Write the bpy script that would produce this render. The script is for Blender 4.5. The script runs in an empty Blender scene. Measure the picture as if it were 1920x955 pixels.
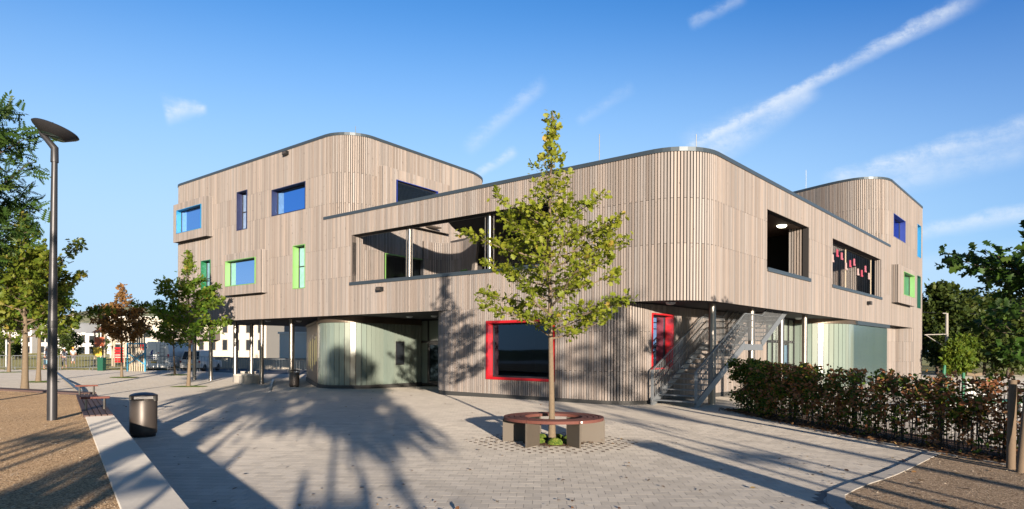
import bpy, bmesh, math, random
import numpy as np
from mathutils import Vector, Matrix, Quaternion

# ------------------------------------------------------------------ camera, sky, sun, exposure
random.seed(11)
scene = bpy.context.scene
col = scene.collection
CAM_H = 1.8
ROLL = math.radians(.275)
camd = bpy.data.cameras.new('camera')
camd.lens = 24; camd.sensor_width = 36; camd.clip_start = .1; camd.clip_end = 4000
camd.shift_y = (654.3 - 477.5) / 1920
cam = bpy.data.objects.new('camera', camd); col.objects.link(cam)
cam.matrix_world = Matrix.Translation((0, 0, CAM_H)) @ Matrix.Rotation(math.pi / 2, 4, 'X') @ Matrix.Rotation(ROLL, 4, 'Z')
scene.camera = cam
scene.view_settings.view_transform = 'Standard'
scene.view_settings.look = 'None'
scene.view_settings.exposure = 1.15
scene.view_settings.gamma = 1
scene.render.resolution_x = 1024; scene.render.resolution_y = 509
try:
    scene.cycles.use_denoising = True
    scene.cycles.max_bounces = 6
    scene.cycles.diffuse_bounces = 3
    scene.cycles.transparent_max_bounces = 12
    scene.cycles.sample_clamp_indirect = 6
except Exception:
    pass

SUN_EL = math.radians(6.7)
SUN_AZ = math.radians(166)            # clockwise from +Y
to_sun = Vector((math.sin(SUN_AZ) * math.cos(SUN_EL), math.cos(SUN_AZ) * math.cos(SUN_EL), math.sin(SUN_EL)))
sund = bpy.data.lights.new('sun', 'SUN'); sund.energy = 5; sund.angle = math.radians(.55); sund.color = (1, .86, .70)
sun = bpy.data.objects.new('sun', sund); col.objects.link(sun)
sun.rotation_mode = 'QUATERNION'; sun.rotation_quaternion = (-to_sun).to_track_quat('-Z', 'Y')
sun.location = to_sun * 60

world = bpy.data.worlds.new('World'); scene.world = world; world.use_nodes = True


class NT:
    """small node helper"""
    def __init__(s, nt): s.nt = nt
    def n(s, t, **kw):
        nd = s.nt.nodes.new(t)
        for k, v in kw.items(): setattr(nd, k, v)
        return nd
    def lk(s, a, b): s.nt.links.new(a, b)
    def inp(s, sock, v):
        if hasattr(v, 'is_output'): s.lk(v, sock)
        else: sock.default_value = v
    def math(s, op, a, b=0., c=0., clamp=False):
        m = s.n('ShaderNodeMath', operation=op, use_clamp=clamp)
        s.inp(m.inputs[0], a); s.inp(m.inputs[1], b); s.inp(m.inputs[2], c)
        return m.outputs[0]
    def dot(s, a, v):
        m = s.n('ShaderNodeVectorMath', operation='DOT_PRODUCT'); s.lk(a, m.inputs[0]); m.inputs[1].default_value = v
        return m.outputs['Value']
    def smooth(s, v, a, b, lo=0., hi=1.):
        m = s.n('ShaderNodeMapRange', interpolation_type='SMOOTHSTEP')
        s.inp(m.inputs[0], v); m.inputs[1].default_value = a; m.inputs[2].default_value = b
        m.inputs[3].default_value = lo; m.inputs[4].default_value = hi
        return m.outputs[0]
    def noise(s, vec, scale, detail=3., rough=.55, dist=0.):
        m = s.n('ShaderNodeTexNoise'); 
        if vec is not None: s.lk(vec, m.inputs['Vector'])
        m.inputs['Scale'].default_value = scale; m.inputs['Detail'].default_value = detail
        m.inputs['Roughness'].default_value = rough; m.inputs['Distortion'].default_value = dist
        return m.outputs[0]
    def mix(s, f, a, b, blend='MIX'):
        m = s.n('ShaderNodeMix', data_type='RGBA', blend_type=blend)
        s.inp(m.inputs[0], f)
        for i, v in ((6, a), (7, b)):
            if hasattr(v, 'is_output'): s.lk(v, m.inputs[i])
            else: m.inputs[i].default_value = (*v[:3], 1)
        return m.outputs[2]
    def mapping(s, vec, scale=(1, 1, 1), rot=(0, 0, 0)):
        m = s.n('ShaderNodeMapping'); s.lk(vec, m.inputs[0]); m.inputs['Scale'].default_value = scale; m.inputs['Rotation'].default_value = rot
        return m.outputs[0]


def build_sky():
    w = NT(world.node_tree); nt = world.node_tree
    bg = nt.nodes['Background']
    sky = w.n('ShaderNodeTexSky', sky_type='NISHITA', sun_disc=False)
    sky.sun_elevation = SUN_EL; sky.sun_rotation = SUN_AZ
    sky.ozone_density = 3.2; sky.dust_density = .25; sky.air_density = 1.0
    hs = w.n('ShaderNodeHueSaturation'); hs.inputs['Saturation'].default_value = 1.0; hs.inputs['Value'].default_value = 1.0
    w.lk(sky.outputs[0], hs.inputs['Color'])
    tint = w.mix(1., hs.outputs[0], (.80, 1.22, 1.56), 'MULTIPLY')
    tc = w.n('ShaderNodeTexCoord'); d = tc.outputs['Generated']
    el = w.dot(d, (0, 0, 1))
    hz = w.smooth(el, .08, .47, 1., 0.)
    hz = w.math('MULTIPLY', w.math('POWER', hz, .85), .94)
    anti = w.dot(d, tuple(-to_sun))
    away = w.smooth(anti, -.45, .35)                     # towards the sun the sky keeps its own warm glow
    band = w.smooth(anti, .50, .91)
    hz = w.math('MULTIPLY', hz, w.math('MAXIMUM', w.math('MULTIPLY_ADD', band, .42, .58), w.smooth(el, .22, .08)))             # the darkest blue lies at right angles to the sun
    dk = w.n('ShaderNodeVectorMath', operation='MULTIPLY'); w.lk(tint, dk.inputs[0]); w.lk(w.mix(band, (.30, .66, .90), (1, 1, 1)), dk.inputs[1])
    base = w.mix(hz, dk.outputs[0], (2.85, 4.05, 5.35))
    base = w.mix(away, hs.outputs[0], base)
    dark = w.smooth(el, .40, .75, 1., .85)
    # condensation trails: great-circle strips between two directions
    R = Vector((math.cos(ROLL), 0, math.sin(ROLL))); U = Vector((-math.sin(ROLL), 0, math.cos(ROLL)))
    def dirn(u, v): return (R * ((u - 960) / 1280) + U * ((654.3 - v) / 1280) + Vector((0, 1, 0))).normalized()
    trails = [  # from, to, half width at ends, strength, wisp scale, start and end fade
        (dirn(1240, 305), dirn(1860, -20), .005, .012, .66, 16), (dirn(1290, 300), dirn(1540, 165), .035, .012, .50, 10),
        (dirn(1540, 345), dirn(1960, 225), .012, .014, .62, 16), (dirn(1560, 372), dirn(1960, 262), .018, .022, .42, 9),
        (dirn(1700, 440), dirn(1960, 392), .010, .012, .5, 14), (dirn(885, 335), dirn(970, 280), .006, .008, .5, 16),
        (dirn(870, 285), dirn(1025, 150), .012, .012, .32, 14), (dirn(1080, 232), dirn(1190, 160), .008, .010, .16, 14),
        (dirn(1290, 50), dirn(1400, -10), .008, .010, .30, 14), (dirn(305, 208), dirn(390, 204), .018, .006, .8, 20),
        (dirn(1660, 500), dirn(1960, 478), .012, .016, .12, 8)]
    nzf = w.noise(w.mapping(d, (26, 26, 90), (0, .62, 0)), 1., 7, .7, .3); nz = w.math('MULTIPLY_ADD', w.noise(d, 30, 8, .7, .4), .6, w.math('MULTIPLY', nzf, .4)); nz2 = w.noise(d, 9, 5, .65)
    c = base
    for A, B, w0, w1, st, sc in trails:
        n = A.cross(B).normalized(); t = (B - A); L = t.length; t.normalize()
        dist = w.math('ABSOLUTE', w.math('ADD', w.dot(d, n), w.math('MULTIPLY', w.math('SUBTRACT', nz, .5), .022)))
        al = w.math('DIVIDE', w.math('SUBTRACT', w.dot(d, t), A.dot(t)), L)
        wd = w.math('MULTIPLY_ADD', al, w1 - w0, w0)
        f = w.smooth(w.math('DIVIDE', dist, wd), .0, 1.35, 1., 0.)
        ends = w.math('MULTIPLY', w.smooth(al, -.02, .12), w.smooth(al, .86, 1.02, 1., 0.))
        f = w.math('MULTIPLY', w.math('MULTIPLY', f, ends), w.math('MULTIPLY', w.smooth(nz, .34, .62, .28, 1.), w.smooth(nz2, .32, .56, .5, 1.)))
        c = w.mix(w.math('MULTIPLY', f, st), c, (4.8, 5.15, 5.55))
    fin = w.n('ShaderNodeVectorMath', operation='SCALE'); w.lk(c, fin.inputs[0]); w.lk(dark, fin.inputs['Scale'])
    w.lk(fin.outputs[0], bg.inputs[0]); bg.inputs[1].default_value = .085


build_sky()

# ------------------------------------------------------------------ materials
_m = {}


def new_mat(name):
    m = bpy.data.materials.new(name); m.use_nodes = True
    k = NT(m.node_tree); b = m.node_tree.nodes['Principled BSDF']
    return m, k, b


def plain(name, c, rough=.6, metal=0., var=.12, scale=6., bump=0., spec=.5, emit=None, drough=0.):
    """surface with faint mottling of colour and gloss"""
    if name in _m: return _m[name]
    m, k, b = new_mat(name)
    tc = k.n('ShaderNodeTexCoord').outputs['Object']
    nz = k.noise(tc, scale, 5, .6)
    f = k.math('MULTIPLY_ADD', nz, 2 * var, 1 - var)
    cc = k.n('ShaderNodeVectorMath', operation='SCALE'); cc.inputs[0].default_value = c; k.lk(f, cc.inputs['Scale'])
    k.lk(cc.outputs[0], b.inputs['Base Color'])
    k.lk(k.math('MULTIPLY_ADD', nz, .16, rough - .08, clamp=True), b.inputs['Roughness'])
    b.inputs['Diffuse Roughness'].default_value = drough
    b.inputs['Metallic'].default_value = metal; b.inputs['Specular IOR Level'].default_value = spec
    if bump:
        bp = k.n('ShaderNodeBump'); bp.inputs['Strength'].default_value = bump; bp.inputs['Distance'].default_value = .01
        k.lk(k.noise(tc, scale * 8, 3), bp.inputs['Height']); k.lk(bp.outputs[0], b.inputs['Normal'])
    if emit:
        b.inputs['Emission Color'].default_value = (*emit[0], 1); b.inputs['Emission Strength'].default_value = emit[1]
    _m[name] = m
    return m


def wood(name, c, piece=False, var=.40, grain=(60, 60, 2.2), grey=.5):
    if name in _m: return _m[name]
    m, k, b = new_mat(name)
    tc = k.n('ShaderNodeTexCoord').outputs['Object']
    if piece: tone = k.n('ShaderNodeObjectInfo').outputs['Random']
    else:
        a = k.n('ShaderNodeAttribute', attribute_name='tone'); tone = a.outputs['Fac']
    add = k.n('ShaderNodeVectorMath', operation='ADD'); k.lk(tc, add.inputs[0])
    cmb = k.n('ShaderNodeCombineXYZ'); k.lk(k.math('MULTIPLY', tone, 37.), cmb.inputs[2]); k.lk(k.math('MULTIPLY', tone, 11.), cmb.inputs[0])
    k.lk(cmb.outputs[0], add.inputs[1])
    g = k.noise(k.mapping(add.outputs[0], grain), 1., 5, .65, .6)
    kn = k.noise(k.mapping(add.outputs[0], (16, 16, 5)), 1., 1, .4)
    knot = k.smooth(kn, .72, .78)
    f = k.math('MULTIPLY_ADD', g, .42, .79)
    f = k.math('MULTIPLY', f, k.math('MULTIPLY_ADD', tone, var, 1 - var / 2))
    f = k.math('MULTIPLY', f, k.math('MULTIPLY_ADD', knot, -.45, 1.))
    wz = k.noise(k.mapping(tc, (1.6, 1.6, .16)), 1., 5, .65); f = k.math('MULTIPLY', f, k.math('MULTIPLY_ADD', wz, .36, .82))
    t2 = k.math('FRACT', k.math('MULTIPLY', tone, 7.31))
    lum = sum(c) / 3
    cc = k.mix(k.math('MULTIPLY', t2, grey), c, (lum * 1.0, lum * .99, lum * 1.0))
    s = k.n('ShaderNodeVectorMath', operation='SCALE'); k.lk(cc, s.inputs[0]); k.lk(f, s.inputs['Scale'])
    k.lk(s.outputs[0], b.inputs['Base Color']); b.inputs['Roughness'].default_value = .72; b.inputs['Specular IOR Level'].default_value = .3
    bp = k.n('ShaderNodeBump'); bp.inputs['Strength'].default_value = .25; bp.inputs['Distance'].default_value = .004
    k.lk(g, bp.inputs['Height']); k.lk(bp.outputs[0], b.inputs['Normal'])
    _m[name] = m
    return m


def leaf_mat(name, ramp, trans=.35, rough=.55):
    """leaf colour from the per-leaf tone attribute"""
    m, k, b = new_mat(name)
    a = k.n('ShaderNodeAttribute', attribute_name='tone').outputs['Fac']
    cr = k.n('ShaderNodeValToRGB'); k.lk(a, cr.inputs[0])
    els = cr.color_ramp.elements
    for i, (p, c) in enumerate(ramp):
        e = els[i] if i < 2 else els.new(p)
        e.position = p; e.color = (*c, 1)
    k.lk(cr.outputs[0], b.inputs['Base Color']); b.inputs['Roughness'].default_value = rough; b.inputs['Specular IOR Level'].default_value = .35
    tr = k.n('ShaderNodeBsdfTranslucent'); 
    tc = k.mix(1., cr.outputs[0], (1.25, 1.15, .6), 'MULTIPLY'); k.lk(tc, tr.inputs[0])
    mx = k.n('ShaderNodeMixShader'); mx.inputs[0].default_value = trans
    k.lk(b.outputs[0], mx.inputs[1]); k.lk(tr.outputs[0], mx.inputs[2])
    k.lk(mx.outputs[0], m.node_tree.nodes['Material Output'].inputs[0])
    return m


def glass_mat(name, tint, refl=.25, rough=.02, gcol=(.42, .60, .88)):
    m, k, b = new_mat(name)
    nt = m.node_tree; nt.nodes.remove(b)
    gl = k.n('ShaderNodeBsdfGlossy'); gl.inputs['Roughness'].default_value = rough; gl.inputs[0].default_value = (*gcol, 1)
    tr = k.n('ShaderNodeBsdfTransparent'); tr.inputs[0].default_value = (*tint, 1)
    lw = k.n('ShaderNodeLayerWeight'); lw.inputs[0].default_value = .20
    f = k.math('MULTIPLY_ADD', lw.outputs['Fresnel'], .9, refl, clamp=True)
    bp = k.n('ShaderNodeBump'); bp.inputs['Strength'].default_value = .02; bp.inputs['Distance'].default_value = .05
    k.lk(k.noise(k.n('ShaderNodeTexCoord').outputs['Object'], .9, 1), bp.inputs['Height']); k.lk(bp.outputs[0], gl.inputs['Normal'])
    mx = k.n('ShaderNodeMixShader'); k.lk(f, mx.inputs[0]); k.lk(tr.outputs[0], mx.inputs[1]); k.lk(gl.outputs[0], mx.inputs[2])
    k.lk(mx.outputs[0], nt.nodes['Material Output'].inputs[0])
    return m


def gravel_mat(name, cols, scale=90., bump=.9, patch=.25):
    m, k, b = new_mat(name)
    tc = k.n('ShaderNodeTexCoord').outputs['Object']
    vo = k.n('ShaderNodeTexVoronoi'); vo.inputs['Scale'].default_value = scale; k.lk(tc, vo.inputs['Vector'])
    cr = k.n('ShaderNodeValToRGB'); sp = k.n('ShaderNodeSeparateColor'); k.lk(vo.outputs['Color'], sp.inputs[0]); k.lk(sp.outputs[0], cr.inputs[0])
    els = cr.color_ramp.elements
    for i, (p, c) in enumerate(cols):
        e = els[i] if i < 2 else els.new(p)
        e.position = p; e.color = (*c, 1)
    big = k.noise(tc, .9, 5, .6)
    f = k.math('MULTIPLY_ADD', big, 2 * patch, 1 - patch)
    s = k.n('ShaderNodeVectorMath', operation='SCALE'); k.lk(cr.outputs[0], s.inputs[0]); k.lk(f, s.inputs['Scale'])
    b.inputs['Diffuse Roughness'].default_value = .9
    k.lk(s.outputs[0], b.inputs['Base Color']); b.inputs['Roughness'].default_value = .9; b.inputs['Specular IOR Level'].default_value = .2
    bp = k.n('ShaderNodeBump'); bp.inputs['Strength'].default_value = bump; bp.inputs['Distance'].default_value = .012
    h = k.math('ADD', k.math('MULTIPLY', vo.outputs['Distance'], -1.), k.math('MULTIPLY', k.noise(tc, 16, 4), .9))
    k.lk(h, bp.inputs['Height']); k.lk(bp.outputs[0], b.inputs['Normal'])
    return m


PAVE_ROT = math.radians(-2.5)


def paving_mat(name, piece):
    m, k, b = new_mat(name)
    tc = k.n('ShaderNodeTexCoord').outputs['Object'] if not piece else k.n('ShaderNodeNewGeometry').outputs['Position']
    stain = k.noise(tc, .35, 5, .65); fine = k.noise(tc, 70, 3, .7); mid = k.noise(tc, 3.2, 4, .6)
    f = k.math('MULTIPLY', k.math('MULTIPLY_ADD', stain, .30, .85), k.math('MULTIPLY_ADD', fine, .22, .89))
    f = k.math('MULTIPLY', f, k.math('MULTIPLY_ADD', mid, .16, .92))
    if piece:
        if piece == 'obj': tone = k.n('ShaderNodeObjectInfo').outputs['Random']
        else: tone = k.n('ShaderNodeAttribute', attribute_name='tone').outputs['Fac']
        f = k.math('MULTIPLY', f, k.math('MULTIPLY_ADD', tone, .22, .89))
    else:
        br = k.n('ShaderNodeTexBrick'); br.offset = .5
        k.lk(k.mapping(tc, (1, 1, 1), (0, 0, PAVE_ROT)), br.inputs['Vector'])
        br.inputs['Scale'].default_value = 1; br.inputs['Brick Width'].default_value = .2; br.inputs['Row Height'].default_value = .2
        br.inputs['Mortar Size'].default_value = .0035; br.inputs['Mortar Smooth'].default_value = .3; br.inputs['Bias'].default_value = 0
        br.inputs['Color1'].default_value = (.93, .93, .93, 1); br.inputs['Color2'].default_value = (1.07, 1.07, 1.07, 1); br.inputs['Mortar'].default_value = (.68, .67, .65, 1)
    f = k.math('MULTIPLY', f, k.smooth(k.noise(tc, 1.1, 7, .7), .54, .70, 1., .80))
    f = k.math('MULTIPLY', f, k.smooth(k.noise(tc, 7., 2, .5), .70, .76, 1., .75))
    s = k.n('ShaderNodeVectorMath', operation='SCALE'); s.inputs[0].default_value = (.45, .405, .345); k.lk(f, s.inputs['Scale'])
    out = s.outputs[0]
    if not piece: out = k.mix(1., out, br.outputs['Color'], 'MULTIPLY')
    b.inputs['Diffuse Roughness'].default_value = .32
    k.lk(out, b.inputs['Base Color']); b.inputs['Roughness'].default_value = .75; b.inputs['Specular IOR Level'].default_value = .35
    bp = k.n('ShaderNodeBump'); bp.inputs['Strength'].default_value = .35; bp.inputs['Distance'].default_value = .004
    k.lk(fine, bp.inputs['Height']); k.lk(bp.outputs[0], b.inputs['Normal'])
    return m


WOODC = (.276, .229, .200)
M = {}
M['wood'] = wood('timber_cladding', WOODC)
M['wood_shaded'] = wood('shade_toned_timber', (.16, .115, .095))  # cladding timber with the loggia's deep shade put into its colour
M['wood_piece'] = wood('timber_slat', WOODC, piece=True)
M['membrane'] = plain('black_membrane', (.018, .016, .016), .85)
M['metal'] = plain('anthracite_metal', (.050, .066, .080), .42, .3, .1, 3)
M['soffit'] = plain('soffit_panel', (.055, .052, .055), .8)
M['ceiling_wood'] = plain('ceiling_timber', (.12, .07, .045), .7)
M['steel'] = plain('stainless_steel', (.27, .25, .23), .40, 1., .12, 9)
M['galv'] = plain('galvanised_steel', (.23, .245, .26), .5, .5, .14, 14)
M['plinth'] = plain('dark_plinth', (.045, .044, .042), .7)
M['bronze'] = plain('bronze_panel', (.115, .088, .066), .45, .5, .10, 4)
M['white'] = plain('white_render', (.58, .57, .55), .85, 0, .05, 1.5)
M['cream'] = plain('cream_render', (.48, .43, .36), .85, 0, .05, 1.5)
M['grey_render'] = plain('grey_render', (.21, .18, .17), .85, 0, .06, 1.5)
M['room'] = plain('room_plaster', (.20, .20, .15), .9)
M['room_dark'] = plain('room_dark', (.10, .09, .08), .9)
M['yellow_jamb'] = plain('yellow_jamb', (.20, .19, .05), .6)
M['red'] = plain('red_lacquer', (.43, .008, .012), .38, 0, .05)
M['lime'] = plain('lime_lacquer', (.165, .335, .095), .45, 0, .05)
M['green'] = plain('green_lacquer', (.012, .13, .05), .4, 0, .05)
M['dkgreen'] = plain('dark_green_lacquer', (.007, .070, .040), .4, 0, .05)
M['navy'] = plain('navy_lacquer', (.016, .019, .060), .4, 0, .05)
M['blue'] = plain('blue_lacquer', (.018, .034, .21), .4, 0, .05)
M['cyan'] = plain('cyan_lacquer', (.018, .19, .40), .4, 0, .05)
M['frame'] = plain('window_frame', (.030, .030, .033), .45, .3)
M['glass'] = glass_mat('window_glass', (.40, .45, .42), .05)
M['glass_sky'] = glass_mat('reflective_glass', (.05, .08, .11), .34, .02, (.20, .42, .80))
M['concrete'] = plain('pale_concrete', (.45, .415, .365), .8, 0, .16, 5, .25, drough=.5)
M['concrete2'] = plain('grey_concrete', (.30, .28, .255), .8, 0, .14, 6, .2, drough=.4)
M['black'] = plain('black_steel', (.015, .016, .018), .5, .3)
M['lampmetal'] = plain('lamp_post_steel', (.050, .049, .053), .42, .5, .1, 6)
M['binmetal'] = plain('bin_steel', (.062, .050, .043), .44, .3, .06, 4)
M['hardwood'] = wood('red_hardwood', (.135, .046, .034), piece=True, var=.25, grain=(30, 30, 30), grey=.15)
M['darkwood'] = wood('brown_hardwood', (.115, .070, .060), piece=True, var=.25, grain=(14, 14, 14), grey=.2)
M['benchleg'] = plain('bench_panel', (.088, .072, .056), .65, .1, .10, 6)
M['bark'] = plain('bark', (.155, .115, .075), .9, 0, .35, 18, .8)
M['bark_dark'] = plain('dark_bark', (.075, .055, .042), .9, 0, .35, 18, .8)
M['stake'] = plain('weathered_stake', (.135, .095, .062), .85, 0, .25, 12, .4)
M['soil'] = gravel_mat('soil', [(0, (.03, .02, .014)), (.6, (.07, .045, .03)), (1, (.13, .075, .045))], 60)
M['sand'] = gravel_mat('brown_gravel', [(0, (.14, .085, .045)), (.45, (.34, .225, .125)), (.8, (.45, .31, .18)), (1, (.56, .43, .29))], 62)
M['gravel'] = gravel_mat('grey_brown_gravel', [(0, (.10, .07, .045)), (.5, (.25, .18, .12)), (.85, (.35, .26, .18)), (1, (.47, .38, .29))], 62)
M['grass'] = gravel_mat('grass', [(0, (.055, .07, .022)), (.6, (.115, .115, .042)), (1, (.24, .18, .085))], 14, .8, .35)
M['ground'] = gravel_mat('rough_ground', [(0, (.05, .07, .025)), (.6, (.10, .11, .045)), (1, (.18, .15, .08))], 4, .4, .4)
M['asphalt'] = plain('asphalt', (.060, .062, .068), .85, 0, .15, 8, .3)
M['paving'] = paving_mat('concrete_paving', None)
M['paver'] = paving_mat('concrete_paver', 'attr')
M['paver_obj'] = paving_mat('concrete_paver_single', 'obj')
M['joint'] = plain('joint_sand', (.17, .155, .14), .9)
M['lampglass'] = plain('lamp_lens', (.045, .075, .07), .12, 0, .05)
M['lit'] = plain('lit_lamp', (.8, .78, .7), .4, 0, .02, 5, 0, .5, ((1., .95, .72), 2.2))
M['lamp_off'] = plain('opal_lamp', (.62, .62, .60), .35)
M['paintwhite'] = plain('white_paint', (.74, .74, .72), .3, 0, .04)
M['tyre'] = plain('tyre_rubber', (.018, .018, .018), .8)
M['carglass'] = plain('car_glass', (.02, .024, .03), .08)
M['skin'] = plain('skin', (.40, .20, .13), .6)
M['shirt'] = plain('white_shirt', (.70, .69, .68), .85)
M['denim'] = plain('grey_trousers', (.11, .10, .11), .9)
M['hivis'] = plain('yellow_helmet', (.72, .30, .01), .4)
M['moss'] = gravel_mat('moss', [(0, (.03, .055, .008)), (.7, (.085, .13, .02)), (1, (.16, .16, .03))], 45, 1.2)
M['playgreen'] = plain('green_play_surface', (.014, .12, .06), .6)
M['orange'] = plain('orange_paint', (.42, .10, .04), .6)
M['yellow'] = plain('yellow_paint', (.60, .40, .04), .6)
M['bluesteel'] = plain('blue_steel', (.045, .24, .38), .5)
M['slats_raw'] = plain('raw_timber', (.36, .30, .22), .8)
M['darkred'] = plain('dark_red_pole', (.16, .014, .022), .5)
M['terracotta'] = plain('terracotta', (.30, .12, .07), .8)
OAK = [(0, (.045, .090, .010)), (.35, (.090, .145, .014)), (.75, (.165, .195, .022)), (1, (.26, .20, .035))]
M['leaf_oak'] = leaf_mat('oak_leaf', OAK, .38)
M['leaf_yel'] = leaf_mat('yellowing_leaf', [(0, (.10, .135, .014)), (.4, (.20, .245, .02)), (.8, (.30, .30, .035)), (1, (.42, .30, .06))], .45)
M['leaf_green'] = leaf_mat('green_leaf', [(0, (.035, .085, .010)), (.5, (.080, .165, .016)), (.9, (.17, .225, .025)), (1, (.25, .21, .035))], .42)
M['leaf_brown'] = leaf_mat('browning_leaf', [(0, (.10, .085, .02)), (.3, (.21, .115, .035)), (.7, (.32, .17, .07)), (1, (.36, .24, .08))], .36)
M['leaf_rowan'] = leaf_mat('rowan_leaf', [(0, (.022, .055, .012)), (.6, (.055, .11, .018)), (.95, (.12, .14, .02)), (1, (.22, .04, .02))], .38)
M['leaf_hedge'] = leaf_mat('hedge_leaf', [(0, (.030, .070, .010)), (.36, (.095, .16, .018)), (.52, (.22, .22, .03)), (.6, (.27, .105, .05)), (.8, (.40, .18, .095)), (1, (.50, .29, .16))], .5)
M['leaf_dark'] = leaf_mat('dark_oak_leaf', [(0, (.018, .048, .008)), (.5, (.042, .092, .012)), (.9, (.10, .14, .018)), (1, (.18, .15, .03))], .34)
M['leaf_far'] = leaf_mat('far_leaf', [(0, (.022, .042, .009)), (.5, (.058, .085, .015)), (.85, (.105, .12, .022)), (1, (.16, .11, .035))], .3)
M['leaf_litter'] = leaf_mat('fallen_leaf', [(0, (.05, .028, .016)), (.5, (.13, .062, .03)), (.85, (.20, .115, .05)), (1, (.26, .19, .06))], .1)


def channel_mat(name, cols):
    m, k, b = new_mat(name)
    tc = k.n('ShaderNodeTexCoord').outputs['Object']
    rnd = k.n('ShaderNodeObjectInfo').outputs['Random']
    nz = k.noise(k.mapping(tc, (3, 3, .6)), 1., 4)
    cc = k.mix(k.math('MULTIPLY_ADD', rnd, .6, .1), *cols)
    s = k.n('ShaderNodeVectorMath', operation='SCALE'); k.lk(cc, s.inputs[0]); k.lk(k.math('MULTIPLY_ADD', nz, .24, .84), s.inputs['Scale'])
    k.lk(s.outputs[0], b.inputs['Base Color']); b.inputs['Roughness'].default_value = .20
    b.inputs['Specular IOR Level'].default_value = .75; b.inputs['Coat Weight'].default_value = .25; b.inputs['Coat Roughness'].default_value = .12
    bp = k.n('ShaderNodeBump'); bp.inputs['Strength'].default_value = .06; bp.inputs['Distance'].default_value = .01
    k.lk(k.noise(k.mapping(tc, (40, 40, 1)), 1., 2), bp.inputs['Height']); k.lk(bp.outputs[0], b.inputs['Normal'])
    return m


M['channel'] = channel_mat('channel_glass', ((.175, .225, .20), (.215, .245, .205)))
M['channel_shaded'] = channel_mat('shade_tinted_channel_glass', ((.075, .12, .13), (.095, .14, .145)))  # shade and sky reflection of the flat panels put into the colour

# ------------------------------------------------------------------ mesh helpers
OFF = {}


class MB:
    def __init__(s): s.v = []; s.f = []; s.t = []
    def poly(s, pts, tone=.5):
        n = len(s.v); s.v += [tuple(p) for p in pts]; s.f.append(tuple(range(n, n + len(pts)))); s.t.append(tone)
    def hexa(s, c, tone=.5, skip=()):
        """c: eight corners, bottom ring then top ring"""
        n = len(s.v); s.v += [tuple(p) for p in c]
        for i, q in enumerate(((3, 2, 1, 0), (4, 5, 6, 7), (0, 1, 5, 4), (1, 2, 6, 5), (2, 3, 7, 6), (3, 0, 4, 7))):
            if i in skip: continue
            s.f.append(tuple(n + j for j in q)); s.t.append(tone)
    def box(s, x0, x1, y0, y1, z0, z1, tone=.5):
        s.hexa([(x0, y0, z0), (x1, y0, z0), (x1, y1, z0), (x0, y1, z0), (x0, y0, z1), (x1, y0, z1), (x1, y1, z1), (x0, y1, z1)], tone)
    def beam(s, a, b, w, h, up=(0, 0, 1), tone=.5):
        a = Vector(a); b = Vector(b); d = (b - a).normalized(); u = Vector(up)
        sd = d.cross(u)
        if sd.length < 1e-4: sd = d.cross(Vector((1, 0, 0)))
        sd.normalize(); u = sd.cross(d).normalized(); sd = sd * w / 2; u = u * h / 2
        s.hexa([a - sd - u, a + sd - u, b + sd - u, b - sd - u, a - sd + u, a + sd + u, b + sd + u, b - sd + u], tone)
    def tube(s, pts, radii, n=8, cap=True, tone=.5):
        pts = [Vector(p) for p in pts]
        if not isinstance(radii, (list, tuple)): radii = [radii] * len(pts)
        base = len(s.v); prev = None
        for i, p in enumerate(pts):
            d = (pts[min(i + 1, len(pts) - 1)] - pts[max(i - 1, 0)]).normalized()
            if prev is None:
                x = d.cross(Vector((0, 0, 1)))
                if x.length < 1e-3: x = Vector((1, 0, 0))
            else: x = prev - d * prev.dot(d)
            x.normalize(); prev = x; y = d.cross(x)
            for j in range(n):
                a = 2 * math.pi * j / n
                s.v.append(tuple(p + (x * math.cos(a) + y * math.sin(a)) * radii[i]))
        for i in range(len(pts) - 1):
            for j in range(n):
                a0 = base + i * n + j; a1 = base + i * n + (j + 1) % n
                s.f.append((a0, a1, a1 + n, a0 + n)); s.t.append(tone)
        if cap:
            s.f.append(tuple(base + j for j in range(n))[::-1]); s.t.append(tone)
            e = base + (len(pts) - 1) * n; s.f.append(tuple(e + j for j in range(n))); s.t.append(tone)
    def lathe(s, c, prof, n=32, axis=None, tone=.5):
        """profile of (radius, height) about c"""
        q = Vector((0, 0, 1)).rotation_difference(Vector(axis)) if axis else None
        base = len(s.v)
        for r, z in prof:
            for j in range(n):
                a = 2 * math.pi * j / n; p = Vector((r * math.cos(a), r * math.sin(a), z))
                if q: p = q @ p
                s.v.append(tuple(Vector(c) + p))
        for i in range(len(prof) - 1):
            for j in range(n):
                a0 = base + i * n + j; a1 = base + i * n + (j + 1) % n
                s.f.append((a0, a1, a1 + n, a0 + n)); s.t.append(tone)
    def prism(s, pts, z0, z1, tone=.5):
        n = len(pts); b = len(s.v)
        s.v += [(p[0], p[1], z0) for p in pts] + [(p[0], p[1], z1) for p in pts]
        s.f.append(tuple(range(b, b + n))[::-1]); s.t.append(tone)
        s.f.append(tuple(range(b + n, b + 2 * n))); s.t.append(tone)
        for i in range(n):
            j = (i + 1) % n; s.f.append((b + i, b + j, b + n + j, b + n + i)); s.t.append(tone)


def mesh_of(name, mb, off=(0, 0, 0), smooth=False):
    me = bpy.data.meshes.new(name)
    v = np.array(mb.v, dtype=np.float64).reshape(-1, 3) - np.array(off)
    me.from_pydata(v.tolist(), [], mb.f)
    at = me.attributes.new('tone', 'FLOAT', 'FACE'); at.data.foreach_set('value', np.array(mb.t, dtype=np.float32))
    if smooth: me.polygons.foreach_set('use_smooth', [True] * len(me.polygons))
    me.update()
    return me


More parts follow.
